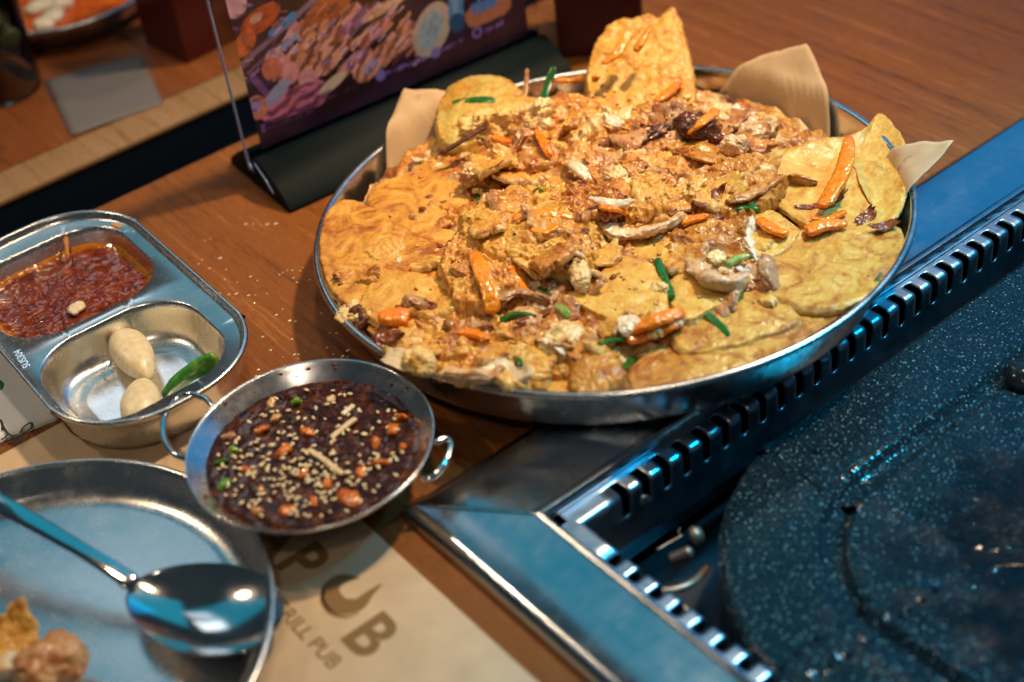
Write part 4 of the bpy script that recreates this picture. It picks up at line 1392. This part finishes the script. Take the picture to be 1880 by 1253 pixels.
# sauce spatter on the bowl wall
parts = []
rd = random.Random(21)
for k in range(30):
    a = rd.uniform(0, 6.283)
    f = rd.uniform(.25, .95)
    r = 5.80 + (6.30 - 5.80) * f
    z = .03 + 2.94 + (3.42 - 2.94) * f
    s = rd.choice((.04, .05, .06, .10))
    parts.append((ico(2)[0] * np.array([s, s, s]) + np.array([BC[0] + r * math.cos(a), BC[1] + r * math.sin(a), z]), ico(2)[1]))
m_sp = newmat("sauce_spatter", (.16, .022, .006), .15)[0]
obj("spatter", *join(parts), m_sp, parent=SAUCE, kind="stuff")

# ------------------------------------------------------------------ divided side dish
TC = np.array([20.4, 73.0])
TR = empty("divided_dish", (TC[0], TC[1], .03), "rectangular two-compartment steel dish with red paste and garlic", "dish")
TROT = math.radians(-1.2)


def super_rect(c, hx, hy, r, n=160):
    return rr_outline(np.array(c), hx, hy, r, n)


def wells():
    """one pressed sheet: flange, two wells; built as stacked rounded-rectangle rings plus a flat web with two holes"""
    n = 160
    parts = []
    oy = TC[1]
    # outer skirt: rolled rim, short inside drop to the web
    prof = [(6.30, 11.95, 2.75, 0), (6.36, 12.02, 2.86, 0), (6.42, 12.08, 3.02, 0), (6.36, 12.02, 3.14, 0), (6.26, 11.92, 3.17, 0), (6.16, 11.82, 3.10, 0), (6.10, 11.75, 2.92, 0), (6.02, 11.66, 2.72, 0), (5.90, 11.55, 2.66, 0)]
    rings = []
    for hx_, hy_, z, _ in prof:
        o_ = super_rect(TC, hx_ - .25, hy_ - .3, 5.5 - (6.4 - hx_) * .8, n)
        rings.append(np.c_[o_, np.full(n, z)])
    parts.append((np.vstack(rings), grid_faces(len(rings), n, True)))
    # outer wall going down
    rings = []
    for hx_, hy_, z in ((6.30, 11.95, 2.75), (6.20, 11.85, 2.60), (5.95, 11.6, 1.9), (5.75, 11.4, 1.0), (5.45, 11.1, .35), (5.0, 10.6, .06)):
        o_ = super_rect(TC, hx_ - .25, hy_ - .3, 5.5 - (6.4 - hx_) * .8, n)
        rings.append(np.c_[o_, np.full(n, z)])
    v = np.vstack(rings)
    parts.append((v, [f[::-1] for f in grid_faces(len(rings), n, True)] + [tuple(range(len(v) - n, len(v)))]))
    return parts


def well_rings(c, hx_, hy_, r, n=160):
    prof = [(0, 2.66), (.06, 2.62), (.14, 2.50), (.22, 2.2), (.34, 1.6), (.50, 1.05), (.75, .62), (1.05, .40), (1.4, .32), (1.75, .28), (1.85, .235), (1.95, .215), (2.3, .215), (3.2, .215)]
    rings = []
    for d, z in prof:
        o_ = super_rect(c, hx_ - d, hy_ - d, max(r - d * .75, .5), n)
        rings.append(np.c_[o_, np.full(n, z)])
    v = np.vstack(rings)
    return v, grid_faces(len(rings), n, True) + [tuple(range(len(v) - n, len(v)))]


W1 = (np.array([19.95, 67.45]), 5.05, 4.6, 3.4)       # garlic well
W2 = (np.array([20.3, 77.9]), 5.15, 4.95, 3.2)       # paste well
# web with two holes, triangulated
bm = bmesh.new()
loops = []
for c, hx_, hy_, r in ((TC, 5.65, 11.25, 5.1), W1, W2):
    pts = super_rect(c, hx_, hy_, r, 160)
    vs = [bm.verts.new((x, y, 2.66)) for x, y in pts]
    loops += [bm.edges.new((vs[i], vs[(i + 1) % 160])) for i in range(160)]
bmesh.ops.triangle_fill(bm, edges=loops, use_beauty=True)
bm.verts.ensure_lookup_table()
bm.verts.index_update()
wv = np.array([v.co[:] for v in bm.verts])
wf = [[v.index for v in (f.verts if f.normal.z >= 0 else reversed(f.verts))] for f in bm.faces]
bm.free()
V, F = join(wells() + [(wv, wf), well_rings(*W1), well_rings(*W2)])
V = rot_xy(V, TC, TROT)
o = obj("dish_body", V, F, STEEL_TRAY, parent=TR)
bm = bmesh.new()
bm.from_mesh(o.data)
bmesh.ops.remove_doubles(bm, verts=bm.verts[:], dist=2e-5)
bm.to_mesh(o.data)
bm.free()
sharp(o, 60)
# pressed steel mark on the flange, read from the far side
lay = text_mesh("SUS304", .62, .0)
tv = lay[0].copy()
ang = math.radians(92)
e0 = at(36, 652, 2.67)
e1 = at(50, 675, 2.67)
d = e0[:2] - e1[:2]
ang = math.atan2(d[1], d[0])
c_, s_ = math.cos(ang), math.sin(ang)
tv[:, 0] *= 1.05
W = np.stack([e1[0] + c_ * tv[:, 0] - s_ * (tv[:, 1] - .2), e1[1] + s_ * tv[:, 0] + c_ * (tv[:, 1] - .2), np.full(len(tv), 2.675)], 1)
obj("pressed_mark", W, lay[1], STEEL_POL, parent=TR, smooth=False)

# red paste
m, nt, b = newmat("red_pepper_paste", (.25, .03, .008), .08)
v = coords(nt)
col = ramp(nt, noise(nt, v, 1.2, 5, .65), [(.34, (.08, .010, .003)), (.52, (.165, .025, .005)), (.74, (.30, .065, .009))])
thin = attr(nt, "thin")
col = mix(nt, thin, col, (.55, .20, .02))
nt.links.new(col, b.inputs["Base Color"])
bump(nt, b, math_n(nt, 'ADD', noise(nt, v, 3.4, .8, .4), noise(nt, v, 1.5, 1)), .15, .20)
n = 160
rings, thn = [], []
for k, d in enumerate(np.concatenate([np.linspace(.36, 1.0, 12), np.linspace(1.2, 4.9, 26)])):
    o_ = super_rect(W2[0], W2[1] - d, W2[2] - d, max(3.2 - d * .75, .12), n)
    q = np.c_[o_, np.zeros(n)]
    wob = .16 * fbm(q, .6, 3, 12) + .1 * fbm(q, 2.5, 3, 13)
    z = np.interp(d, [.36, .62, 1.0, 5], [1.62, 1.42, 1.34, 1.34]) + wob * np.clip((d - .36) / .4, .15, 1)
    rings.append(np.c_[o_, np.broadcast_to(z, n)])
    thn.append(np.clip(np.interp(d, [.36, .6, .85], [.9, .5, 0]) + .6 * fbm(q, 1.2, 3, 14), 0, 1) * (d < .95))
V = np.vstack(rings)
V[:, 2] += .09 * fbm(V, 1.3, 4, 15) * (np.arange(len(V)) > 6 * n)
V = rot_xy(V, TC, TROT)
obj("pepper_paste", V, grid_faces(len(rings), n, True) + [tuple(range(len(V) - n, len(V)))], m, attrs={"thin": np.concatenate(thn)},
    label="glossy red pepper paste filling the far well of the divided dish", cat="paste", base=(W2[0][0], W2[0][1], 1.2))
# smears up the wall of the paste well
m_sm = newmat("paste_smear", (.50, .17, .015), .25)[0]
for pp, w in (([(124, 470), (122, 450), (121, 434)], .28), ([(205, 412), (214, 415), (222, 418)], .35)):
    V, F = sweep([at(x, y, z) for (x, y), z in zip(pp, (2.0, 2.3, 2.6) if w < .3 else (2.7, 2.7, 2.7))], w, .07, 14, 8)
    obj("paste_smear", V, F, m_sm, label="orange smear on the wall of the paste well" if w < .3 else "orange dab on the lip of the paste well", cat="paste smear")
chunk("garlic_dice", (140, 566), 1.62, (1.1, .9, .35), WHITE, 44, .3, 1.6, (0, 0, .4), 4, .5, .05, label="pale yellow dab of garlic floating in the red paste", cat="garlic")

# garlic cloves
m, nt, b = newmat("garlic_clove", (.78, .66, .40), .33, **{"Subsurface Weight": .2, "Subsurface Scale": 1.0, "Subsurface Radius": (.004, .003, .0015)})
v = coords(nt)
n1 = noise(nt, coords(nt, (1, 1, .3)), 2.2, 4)
col = ramp(nt, n1, [(.3, (.70, .58, .34)), (.55, (.80, .70, .48)), (.75, (.86, .78, .60))])
spot = ramp(nt, noise(nt, v, .75, 3, .5), [(.635, mono(0)), (.67, mono(1))])
col = mix(nt, math_n(nt, 'MULTIPLY', spot, .7), col, (.42, .22, .07))
nt.links.new(col, b.inputs["Base Color"])
bump(nt, b, n1, .15, .05)


def clove(p0, p1, w, label, seed):
    a, bb = at(*p0, 1.0), at(*p1, 1.0)
    c = (a + bb) / 2
    ax = (bb - a)
    ln = np.linalg.norm(ax)
    ax /= ln
    V0, F0 = ico(5)
    y = V0[:, 1]
    prof_ = np.sqrt(np.clip(1 - y * y, 0, 1))
    squash = 1 - .22 * np.clip(y, -1, 1) - .10 * np.clip(y - .7, 0, 1) * 3
    L_ = np.stack([V0[:, 0] * squash * w / 2, y * ln / 2 + .22 * np.clip(y - .86, 0, 1), V0[:, 2] * squash * w / 2 * .9], 1)
    tha = np.arctan2(V0[:, 2], V0[:, 0])
    L_[:, [0, 2]] *= (1 + .035 * np.cos(3 * tha + seed) * (1 - y ** 2))[:, None]
    L_[:, 2] -= .10 * y ** 2
    L_ += V0 * (.05 * fbm(V0, 1.2, 3, seed))[:, None]
    side = np.cross(ax, [0, 0, 1])
    P = L_[:, 0:1] * side + L_[:, 1:2] * ax + L_[:, 2:3] * np.array([0, 0, 1]) + c
    P[:, 2] += .235 - P[:, 2].min()
    return obj("garlic_clove", P, F0, m, label=label, cat="garlic", group="peeled garlic cloves")


clove((222, 622), (274, 700), 2.3, "upper peeled garlic clove with its pointed root end towards the viewer", 4)
clove((258, 792), (266, 704), 2.25, "lower peeled garlic clove with small brown spots against the dish wall", 5)

# green chilli half
m, nt, b = newmat("green_chilli", (.06, .26, .025), .2)
col = ramp(nt, noise(nt, coords(nt, (1, 1, 1)), .55, 4, .6), [(.40, (.020, .13, .012)), (.52, (.05, .24, .022)), (.60, (.30, .46, .09))])
nt.links.new(col, b.inputs["Base Color"])
V, F = sweep([at(300, 732, 1.0), at(330, 700, 1.3), at(365, 676, 1.5), at(402, 660, 1.7)], .50, 1.25, 40, 20, 3.0, (.9, 1), .35, prof=(.7, 1, .95, 1.05, 1))
V += V * 0
V[:, 2] += .03 * fbm(V, 2, 3, 3)
obj("chilli_slice", V, F, m, label="slice of green chilli leaning in the garlic well", cat="chilli")

# ------------------------------------------------------------------ printed paper packet under the dish
PK = empty("paper_packet", at(60, 750, .05), "white paper packet with black line drawing half under the divided dish", "packet")
m_pk = newmat("white_paper", (.74, .76, .76), .5)[0]
m_ln = newmat("black_print", (.02, .02, .022), .6)[0]
A = at(-60, 838, .04)[:2]
B = at(112, 770, .04)[:2]
dv = (B - A) / np.linalg.norm(B - A)
pv = np.array([-dv[1], dv[0]])
cs = [A, B, B + pv * 9, A + pv * 9]
n = 24
V = []
for i in range(n):
    for j in range(n):
        q = A + (B - A) * (i / (n - 1)) + pv * 9 * (j / (n - 1))
        V.append((q[0], q[1], .34 + .05 * math.sin(j * .6) - (.28 if j == 0 else .1 if j == 1 else 0)))
V = np.array(V)
V[:, 2] += .04 * fbm(V, .5, 2, 3)
o = obj("wrapper", V, grid_faces(n, n, flip=True), m_pk, parent=PK)
md = o.modifiers.new("paper", 'SOLIDIFY')
md.thickness = .0006
md.offset = -1
for pp in ([(2, 776), (10, 790), (20, 800), (36, 798)], [(36, 798), (42, 786), (52, 778), (58, 777), (58, 784), (50, 792), (40, 797)], [(12, 806), (22, 803), (34, 806)], [(2, 808), (10, 803), (14, 797)], [(26, 812), (32, 805), (42, 800)], [(0, 770), (4, 778), (4, 790)]):
    V, F = sweep([at(x, y, .42) for x, y in pp], .13, .02, 24, 6)
    obj("printed_line", V, F, m_ln, parent=PK)
m_gn = newmat("green_print", (.01, .20, .06), .5)[0]
V, F = sweep([at(-4, 700, .42), at(2, 706, .42), at(-2, 716, .42)], .3, .02, 20, 6)
obj("printed_line", V, F, m_gn, parent=PK)

# ------------------------------------------------------------------ eating plate, spoon, leftovers
EC = (5.9, 53.2)
V, F = lathe(plate_profile(12.5, 10.7, 1.75, .09, .17), (*EC, .04), 140)
obj("eating_plate", V, F, STEEL, label="shallow round steel plate at the lower left carrying a spoon", cat="plate", base=(*EC, .04))
SP = empty("spoon", at(375, 1135, .4), "long-handled steel spoon resting in the lower left plate", "spoon")
# bowl of the spoon: egg-shaped dish, rim raised
a0, a1 = at(238, 1075, 1.6), at(512, 1150, 1.6)
ax = a1 - a0
Ls = np.linalg.norm(ax)
ax /= Ls
sd = np.cross([0, 0, 1], ax)
cc = (a0 + a1) / 2
nr2, nt2 = 26, 64
up_, dn_ = [], []
for i in range(nr2 + 1):
    f = i / nr2
    for t in np.linspace(0, 2 * math.pi, nt2, endpoint=False):
        ex, ey = math.cos(t), math.sin(t)
        wv_ = 2.75 * (1 + .16 * ex)
        x, y = f * ex * Ls / 2, f * ey * wv_
        z = -.95 * (1 - f ** 2.2)
        P = cc + ax * x + sd * y + np.array([0, 0, z + .1 * ex * f])
        up_.append(P)
        dn_.append(P - np.array([0, 0, .13]) - (ax * ex + sd * ey) * (.0 if f < 1 else .02))
nv = len(up_)
F = grid_faces(nr2 + 1, nt2, True) + [tuple(nv + i for i in f[::-1]) for f in grid_faces(nr2 + 1, nt2, True)]
F += [(nr2 * nt2 + j, nv + nr2 * nt2 + j, nv + nr2 * nt2 + (j + 1) % nt2, nr2 * nt2 + (j + 1) % nt2) for j in range(nt2)]
obj("spoon_bowl", np.vstack([up_, dn_]), F, STEEL_POL, parent=SP)
hp = [a0 + ax * .35 + np.array([0, 0, -.02]), at(225, 1058, 1.95), at(170, 1022, 2.6), at(90, 975, 3.3), at(0, 925, 4.0), at(-120, 862, 4.6), at(-300, 775, 5.0)]
V, F = sweep(hp, 1.35, .36, 90, 16, 2.6, prof=(.75, .62, .75, .95, 1.15, 1.3, 1.4), cap=.1)
obj("handle", V, F, STEEL_POL, parent=SP)
tag(flake("leftover_bit", (28, 1170), 1.25, (3.4, 2.2), PAN, 704, (.2, -.3, .7), .5, .9, .9, .0, None, .25, 130, 26, False), "golden leftover pancake scrap at the lower left corner", "leftover")
chunk("leftover_bit", (95, 1225), 1.8, (3.4, 2.4, 1.8), MEAT, 701, .35, .6, (0, 0, .3), 5, .3, .12, label="brown leftover meat lump below the golden scrap", cat="leftover")
chunk("leftover_bit", (8, 1222), 1.0, (1.6, 1.3, .8), WHITE, 702, .35, .8, (0, 0, .3), 4, .5, .0, label="whitish leftover scrap at the picture's lower left corner", cat="leftover")

# ------------------------------------------------------------------ menu stand
MA = math.radians(-3.8)
mo = np.array([36.2, 81.55])                  # left end of the acrylic
mx, my = np.array([math.cos(MA), math.sin(MA)]), np.array([-math.sin(MA), math.cos(MA)])


def menu_pt(u, v, z):                         # u along, v away from the viewer
    q = mo + mx * u + my * v
    return (q[0], q[1], z)


MS = empty("menu_stand", menu_pt(12, 0, 0), "tabletop menu holder with grilled meat photo on a black base", "menu stand")
m_blk, nt, b = newmat("black_plastic", (.002, .007, .010), .55, **{"Specular IOR Level": .08})
bump(nt, b, noise(nt, coords(nt), 20, 3), .08, .02)
sec = [(-4.4, 0), (-4.55, .22), (-4.3, .55), (-3.2, 1.35), (-2.0, 2.1), (-1.0, 2.55), (-.55, 2.68), (-.42, 2.62), (-.36, 2.3), (.36, 2.3), (.42, 2.62), (.55, 2.68), (1.0, 2.55), (2.0, 2.1), (3.2, 1.35), (4.3, .55), (4.55, .22), (4.4, 0)]
sec = [(a_, max(z_, 0.0) + .01) for a_, z_ in sec]
us = [.25, .35, 25.0, 25.1]
ks = [.97, 1, 1, .97]
V = []
for u, k in zip(us, ks):
    V += [menu_pt(u, a_ * k, z_ * k + .01) for a_, z_ in sec]
ns_ = len(sec)
F = grid_faces(4, ns_, True) + [tuple(range(ns_))[::-1], tuple(3 * ns_ + j for j in range(ns_))]
o = obj("stand_base", V, F, m_blk, parent=MS)
sharp(o, 40)
m_ac, nt, b = newmat("clear_acrylic", (.92, .97, 1.0), .04, **{"Transmission Weight": 1.0, "IOR": 1.2})
q0 = np.array([menu_pt(u, v, z) for u in (0, 25.0) for v in (.06, .26) for z in (2.34, 21)])
obj("acrylic_panel", q0, [(0, 1, 3, 2), (4, 6, 7, 5), (0, 4, 5, 1), (2, 3, 7, 6), (0, 2, 6, 4), (1, 5, 7, 3)], m_ac, parent=MS, smooth=False)
# polished left edge and its bent foot
m_ed = newmat("acrylic_edge", (.30, .42, .85), .12, **{"Transmission Weight": .3})[0]
V, F = sweep([menu_pt(-.06, .1, 21), menu_pt(-.06, .1, 3.0), menu_pt(-.06, -.1, 2.2), menu_pt(-.10, -.7, 1.7)], .20, .20, 60, 8, up=(0, 1, 0))
obj("panel_edge", V, F, m_ed, parent=MS)
V, F = sweep([menu_pt(.12, -.5, 2.35), menu_pt(.08, -1.9, 1.7), menu_pt(.06, -3.0, .9)], .12, .12, 20, 6)
obj("panel_foot", V, F, m_ed, parent=MS)

# printed card: colours per point of a fine grid, a photo of meat on a grill pan
UW, VH = 22.9, 13.0
U0, Z0_ = 1.1, 2.75
gw, gh = 380, 216
uu, vv = np.meshgrid(np.linspace(0, UW, gw), np.linspace(0, VH, gh), indexing='ij')
uu, vv = uu.ravel(), vv.ravel()
pos = np.array([menu_pt(0, 0, 0)[0], menu_pt(0, 0, 0)[1]])
card = np.stack([mo[0] + mx[0] * (uu + U0), mo[1] + mx[1] * (uu + U0), Z0_ + vv], 1)


def on_card(x, y):
    """where on the card the photo shows pixel x, y"""
    d = (x - 940.0) * RGT - (y - 626.5) * UPV + FPX * _fw
    c0 = np.array([mo[0], mo[1], 0.0]) - np.array([0, 0, CAMH])
    nrm = np.array([my[0], my[1], 0.0])
    t = (c0 @ nrm) / (d @ nrm)
    p = d * t + np.array([0, 0, CAMH])
    return np.array([(p[:2] - mo) @ mx - U0, p[2] - Z0_])


colr = np.tile(np.array([.030, .018, .030]), (len(uu), 1))
UV = np.stack([uu, vv], 1)
UV3 = np.c_[UV, np.zeros(len(UV))]
colr *= (1 + .9 * fbm(UV3, .5, 4, 2))[:, None]


WOB = .12 * fbm(UV3, 1.6, 3, 5)


def paint(mask, c, a=1.0, tex=0.0, freq=2.0, seed=1, stripes=None):
    global colr
    k = np.clip(mask, 0, 1)[:, None] * a
    cc_ = np.tile(np.array(c, float), (len(uu), 1))
    if tex:
        cc_ = cc_ * np.clip(1 + tex * fbm(UV3, freq, 4, seed), .1, 2)[:, None]
    if stripes is not None:
        dirv, fr, dark = stripes
        w_ = np.sin((UV @ np.array(dirv)) * fr + 5.0 * fbm(UV3, .7, 3, seed))
        cc_ = cc_ * np.where(w_ > .25, 1, dark)[:, None] if False else cc_ * (dark + (1 - dark) * np.clip(.5 + 1.1 * w_, 0, 1))[:, None]
    colr = colr * (1 - k) + cc_ * k


def cap_px(p0, p1, wpx, c, soft=.08, **kw):
    a_, b__ = on_card(*p0), on_card(*p1)
    d_ = b__ - a_
    t = np.clip(((UV - a_) @ d_) / (d_ @ d_ + 1e-9), 0, 1)
    dist = np.linalg.norm(UV - a_ - t[:, None] * d_, axis=1) + WOB
    paint((wpx / 40.0 - dist) / soft + .5, c, **kw)


def ell_px(p, rx, ry, ang, c, soft=.1, **kw):
    q = on_card(*p)
    ca, sa = math.cos(ang), math.sin(ang)
    d_ = UV - q
    e_ = np.hypot((d_[:, 0] * ca + d_[:, 1] * sa) / rx, (-d_[:, 0] * sa + d_[:, 1] * ca) / ry)
    paint((1 - e_) * min(rx, ry) / soft + .5, c, **kw)


ell_px((620, 70), 5.6, 5.0, .1, (.028, .016, .016), .3)
for off, c, w in ((0, (.20, .16, .22), 10), (10, (.03, .02, .03), 8), (20, (.14, .09, .16), 5)):
    cap_px((436 + off, 128 + off * .3), (600 + off, -20 + off * .3), w, c)
cap_px((452, 190), (560, 195), 10, (.16, .08, .20), tex=.5)
cap_px((463, 140), (500, 185), 10, (.15, .08, .20), tex=.5)
cap_px((500, 62), (538, 30), 11, (.05, .30, .75))
cap_px((520, 88), (562, 48), 9, (.25, .38, .60))
ell_px((565, 58), .9, .55, .5, (.70, .52, .12), tex=.4)
ell_px((478, 36), 1.6, .8, .3, (.42, .10, .03), tex=.8)
ell_px((470, 34), .5, .3, .3, (.6, .4, .25), tex=.5)
ell_px((450, 80), 1.0, .7, .8, (.50, .15, .04), tex=.8)
ell_px((430, 10), .9, .9, 0, (.55, .38, .36), tex=.6)
ell_px((600, 20), 2.6, 1.1, .5, (.36, .10, .03), tex=1.0, freq=1.6)
ell_px((690, 22), 2.6, .4, .1, (.60, .42, .22), tex=1.0, freq=2.6)
PE, PK2, LV = (.66, .34, .17), (.58, .26, .20), (.55, .33, .60)
for (p0, p1, w, c) in (((530, 118), (600, 52), 26, PE), ((560, 122), (622, 62), 22, PE), ((590, 126), (636, 80), 24, PE), ((622, 62), (650, 18), 22, PK2), ((640, 58), (668, 24), 20, LV), ((668, 76), (706, 44), 22, PK2),
                      ((632, 128), (672, 100), 22, PK2), ((640, 120), (668, 98), 12, LV), ((668, 132), (752, 60), 34, PE), ((676, 126), (686, 116), 16, (.35, .40, .62))):
    cap_px(p0, p1, w, c, tex=.9, freq=1.4, seed=int(p0[0]), stripes=((.80, -.6), 7.0, .35))
rd = random.Random(12)
for k in range(120):
    x = rd.uniform(500, 770)
    y = rd.uniform(15, 145) + (640 - x) * .12
    ln = rd.uniform(6, 26)
    c = rd.choice(((.62, .34, .18), (.70, .46, .30), (.30, .10, .05), (.12, .05, .04), (.50, .22, .12), (.58, .40, .55), (.75, .60, .50), (.20, .08, .06)))
    cap_px((x, y), (x + ln * .66, y - ln * .75), rd.uniform(2.5, 7), c, .06, a=.8)
for p, c in (((506, 112), (.60, .36, .34)), ((530, 134), (.62, .32, .28)), ((566, 148), (.60, .34, .30)), ((500, 128), (.5, .18, .10))):
    ell_px(p, .75, .9, .3, c, tex=.6)
cap_px((500, 200), (580, 172), 40, (.55, .20, .28), tex=.6, freq=1.2, stripes=((.3, -.95), 7.0, .35))
ell_px((508, 172), 1.3, .5, .5, (.30, .38, .52), tex=.3)
ell_px((612, 152), 1.25, .42, .35, (.60, .58, .34), tex=.2)
ell_px((472, 198), .8, .9, .2, (.50, .24, .12), tex=.5)
ell_px((468, 196), .4, .5, .2, (.32, .28, .50), tex=.5)
ell_px((793, 55), 1.5, 2.1, -.55, (.48, .47, .32), tex=.25)
ell_px((790, 55), .95, 1.5, -.55, (.28, .46, .46), tex=.6)
cap_px((836, -20), (838, 30), 26, (.09, .26, .48), tex=.3)
cap_px((834, -20), (838, 34), 10, (.18, .42, .62))
cap_px((838, 40), (840, 44), 26, (.03, .10, .20))
cap_px((872, 30), (920, 10), 34, (.42, .20, .08), .04, tex=.3)
for a_, b__ in (((868, 22), (880, 2)), ((880, 24), (892, 0)), ((890, 18), (900, 2)), ((902, 14), (912, -4)), ((868, 12), (910, 0))):
    cap_px(a_, b__, 7, (.06, .24, .60), .04)
rd = random.Random(14)
for k in range(60):
    x, y = rd.uniform(425, 600), rd.uniform(0, 215)
    if y > 250 - (x - 480) * .4 - 30: continue
    ln = rd.uniform(5, 20)
    c = rd.choice(((.40, .16, .08), (.16, .10, .22), (.30, .24, .42), (.55, .30, .22), (.08, .04, .06)))
    cap_px((x, y), (x + ln * .8, y - ln * rd.uniform(-.2, .8)), rd.uniform(2, 6), c, .06, a=.7)
rd = random.Random(2)


def tiny_text(p0, p1, hpx, c, n_):
    for k in range(n_):
        f = k / n_
        x, y = p0[0] + (p1[0] - p0[0]) * f, p0[1] + (p1[1] - p0[1]) * f
        if rd.random() < .14: continue
        cap_px((x, y - hpx * rd.uniform(.2, .6)), (x + rd.uniform(-1, 1.5), y + hpx * .4), 1.9, c, .04)
        if rd.random() < .6:
            cap_px((x - 1, y - rd.uniform(-2, 2)), (x + 3, y - 1 - rd.uniform(-2, 2)), 1.5, c, .04)


ell_px((699, 139), .42, .42, 0, (.20, .20, .50))
tiny_text((712, 134), (790, 104), 7, (.22, .16, .42), 20)
ell_px((800, 97), .42, .42, 0, (.20, .22, .52))
tiny_text((812, 92), (852, 72), 7, (.20, .14, .36), 11)
ell_px((876, 60), .45, .45, 0, (.22, .18, .48))
ell_px((876, 60), .25, .25, 0, (.03, .02, .04))
tiny_text((888, 58), (926, 40), 9, (.24, .18, .50), 8)
tiny_text((490, 226), (660, 156), 4, (.10, .05, .10), 40)
tiny_text((492, 236), (580, 202), 4, (.10, .05, .10), 22)
ell_px((483, 232), .18, .18, 0, (.15, .10, .22))
ell_px((484, 240), .18, .18, 0, (.15, .10, .22))
colr = np.clip(colr * 1.5 * np.array([.86, .80, 1.25]), .004, .9)
m, nt, b = newmat("printed_card", (.5, .5, .5), .18)
nt.links.new(attr(nt, "print", "Color"), b.inputs["Base Color"])
obj("printed_card", card, grid_faces(gw, gh), m, parent=MS, attrs={"print": colr}, smooth=False)

# ------------------------------------------------------------------ things behind
m_red, nt, b = newmat("dark_red_lacquer", (.085, .010, .010), .30)
V, F = box_vf(42.2, 47.6, 102.1, 108.2, 0.02, 14, .12, 2)
obj("red_box", rot_xy(V, (42.2, 102.1), math.radians(6)), F, m_red, label="dark red box on the far table left of the menu", cat="box", smooth=False, base=(44.5, 105, .02))
m_mar, nt, b = newmat("maroon_plastic", (.075, .016, .026), .38)
V, F = box_vf(62.4, 69.0, 79.4, 86.0, 0.02, 15, .25, 2)
V = rot_xy(V, (62.4, 79.4), math.radians(-40))
obj("maroon_box", V, F, m_mar, label="maroon box standing behind the plate right of the menu", cat="box", smooth=False, base=(65, 80, .02))
m_pp = newmat("reflection_grey", (.15, .138, .145), .55)[0]  # pale reflection on the table top, built as a thin grey sheet
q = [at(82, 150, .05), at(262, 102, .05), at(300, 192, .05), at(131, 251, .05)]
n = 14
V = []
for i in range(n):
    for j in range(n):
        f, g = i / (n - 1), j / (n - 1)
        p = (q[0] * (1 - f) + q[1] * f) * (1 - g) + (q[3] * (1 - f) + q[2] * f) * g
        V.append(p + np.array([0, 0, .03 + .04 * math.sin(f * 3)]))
o = obj("reflection_patch", V, grid_faces(n, n, flip=True), m_pp, label="pale grey sheet standing in for a reflection on the far table by its edge", cat="paper")
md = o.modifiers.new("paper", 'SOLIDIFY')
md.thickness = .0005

# soup dish
SD = (39.6, 119.3)
V, F = lathe(plate_profile(8.6, 6.2, 2.4, .09, .18), (*SD, .02), 96)
obj("soup_dish", V, F, STEEL, label="steel dish of orange soup on the far table", cat="dish", base=(*SD, .02))
m, nt, b = newmat("orange_soup", (.62, .11, .008), .12)
v = coords(nt)
nt.links.new(ramp(nt, noise(nt, v, .5, 4), [(.35, (.52, .06, .004)), (.6, (.72, .15, .010)), (.8, (.8, .32, .06))]), b.inputs["Base Color"])
V, F = lathe([(0, 2.05), (3, 2.05), (7.2, 2.05), (7.75, 2.08)], (*SD, .0), 72)
V[:, 2] += .1 * fbm(V, .5, 3, 3)
obj("soup", V, F, m, label="bright orange soup in the steel dish on the far table", cat="soup", base=(*SD, 2))
for k, (x, y, s) in enumerate(((75, 12, 2.0), (98, 30, 1.7), (80, 45, 1.4), (112, 8, 1.6))):
    chunk("tofu_piece", (x, y), 2.3, (s * 1.3, s, .9), WHITE, 800 + k, .2, .6, (0, 0, k), 4, .6, -.1,
          label=("white tofu piece in the soup, nearest the glass", "white tofu piece in the middle of the visible soup", "white tofu piece at the near rim of the soup", "white tofu piece at the top edge of the picture in the soup")[k], cat="tofu", group="white pieces in the soup")

# drinking glass
GC = at(8, 165, .02)
GL = empty("drinking_glass", GC, "drinking glass of brown tea at the upper left edge", "glass")
m_g = newmat("clear_glass", (1, 1, 1), .02, **{"Transmission Weight": 1.0, "IOR": 1.45})[0]
V, F = lathe([(0, .0), (3.0, .0), (3.1, .15), (3.5, 11.5), (3.42, 11.6), (3.34, 11.5), (2.97, .30), (0, .28)], GC, 64)
obj("glass", V, F, m_g, parent=GL)
m_t, nt, b = newmat("brown_tea", (.26, .115, .014), .25)
V, F = lathe([(0, .30), (2.95, .32), (3.28, 10.4), (0, 10.4)], GC, 64)
obj("tea", V, F, m_t, parent=GL)
V, F = ico(3)
obj("leaf", V * np.array([1.0, .5, .9]) + np.array(GC) + np.array([.9, -2.9, 5.2]), F, newmat("leaf_green", (.03, .045, .01), .5)[0], parent=GL)

# salt and water specks on the table between the dish and the plate
parts = []
rd = random.Random(31)
spots = [(452, 412), (465, 411), (478, 413), (492, 412), (505, 413), (372, 480), (366, 487), (378, 442), (385, 440), (402, 540), (420, 541), (436, 540), (455, 542), (470, 541), (492, 540), (512, 505), (518, 500), (535, 498), (508, 580), (540, 512), (520, 655), (540, 652), (548, 660), (500, 640), (590, 575), (600, 640), (612, 650), (640, 655), (470, 690)]
for x, y in spots + [(rd.uniform(380, 640), rd.uniform(470, 690)) for _ in range(40)]:
    p = at(x + rd.uniform(-2, 2), y + rd.uniform(-2, 2), .0)
    s = rd.uniform(.04, .11)
    parts.append((ico(2)[0] * np.array([s * rd.uniform(.8, 1.8), s, s * .5]) + p + np.array([0, 0, s * .3]), ico(2)[1]))
m_w = newmat("salt_specks", (.66, .55, .44), .12)[0]
obj("specks", *join(parts), m_w, label="bright salt and water specks on the wood between dish and plate", cat="specks", kind="stuff")
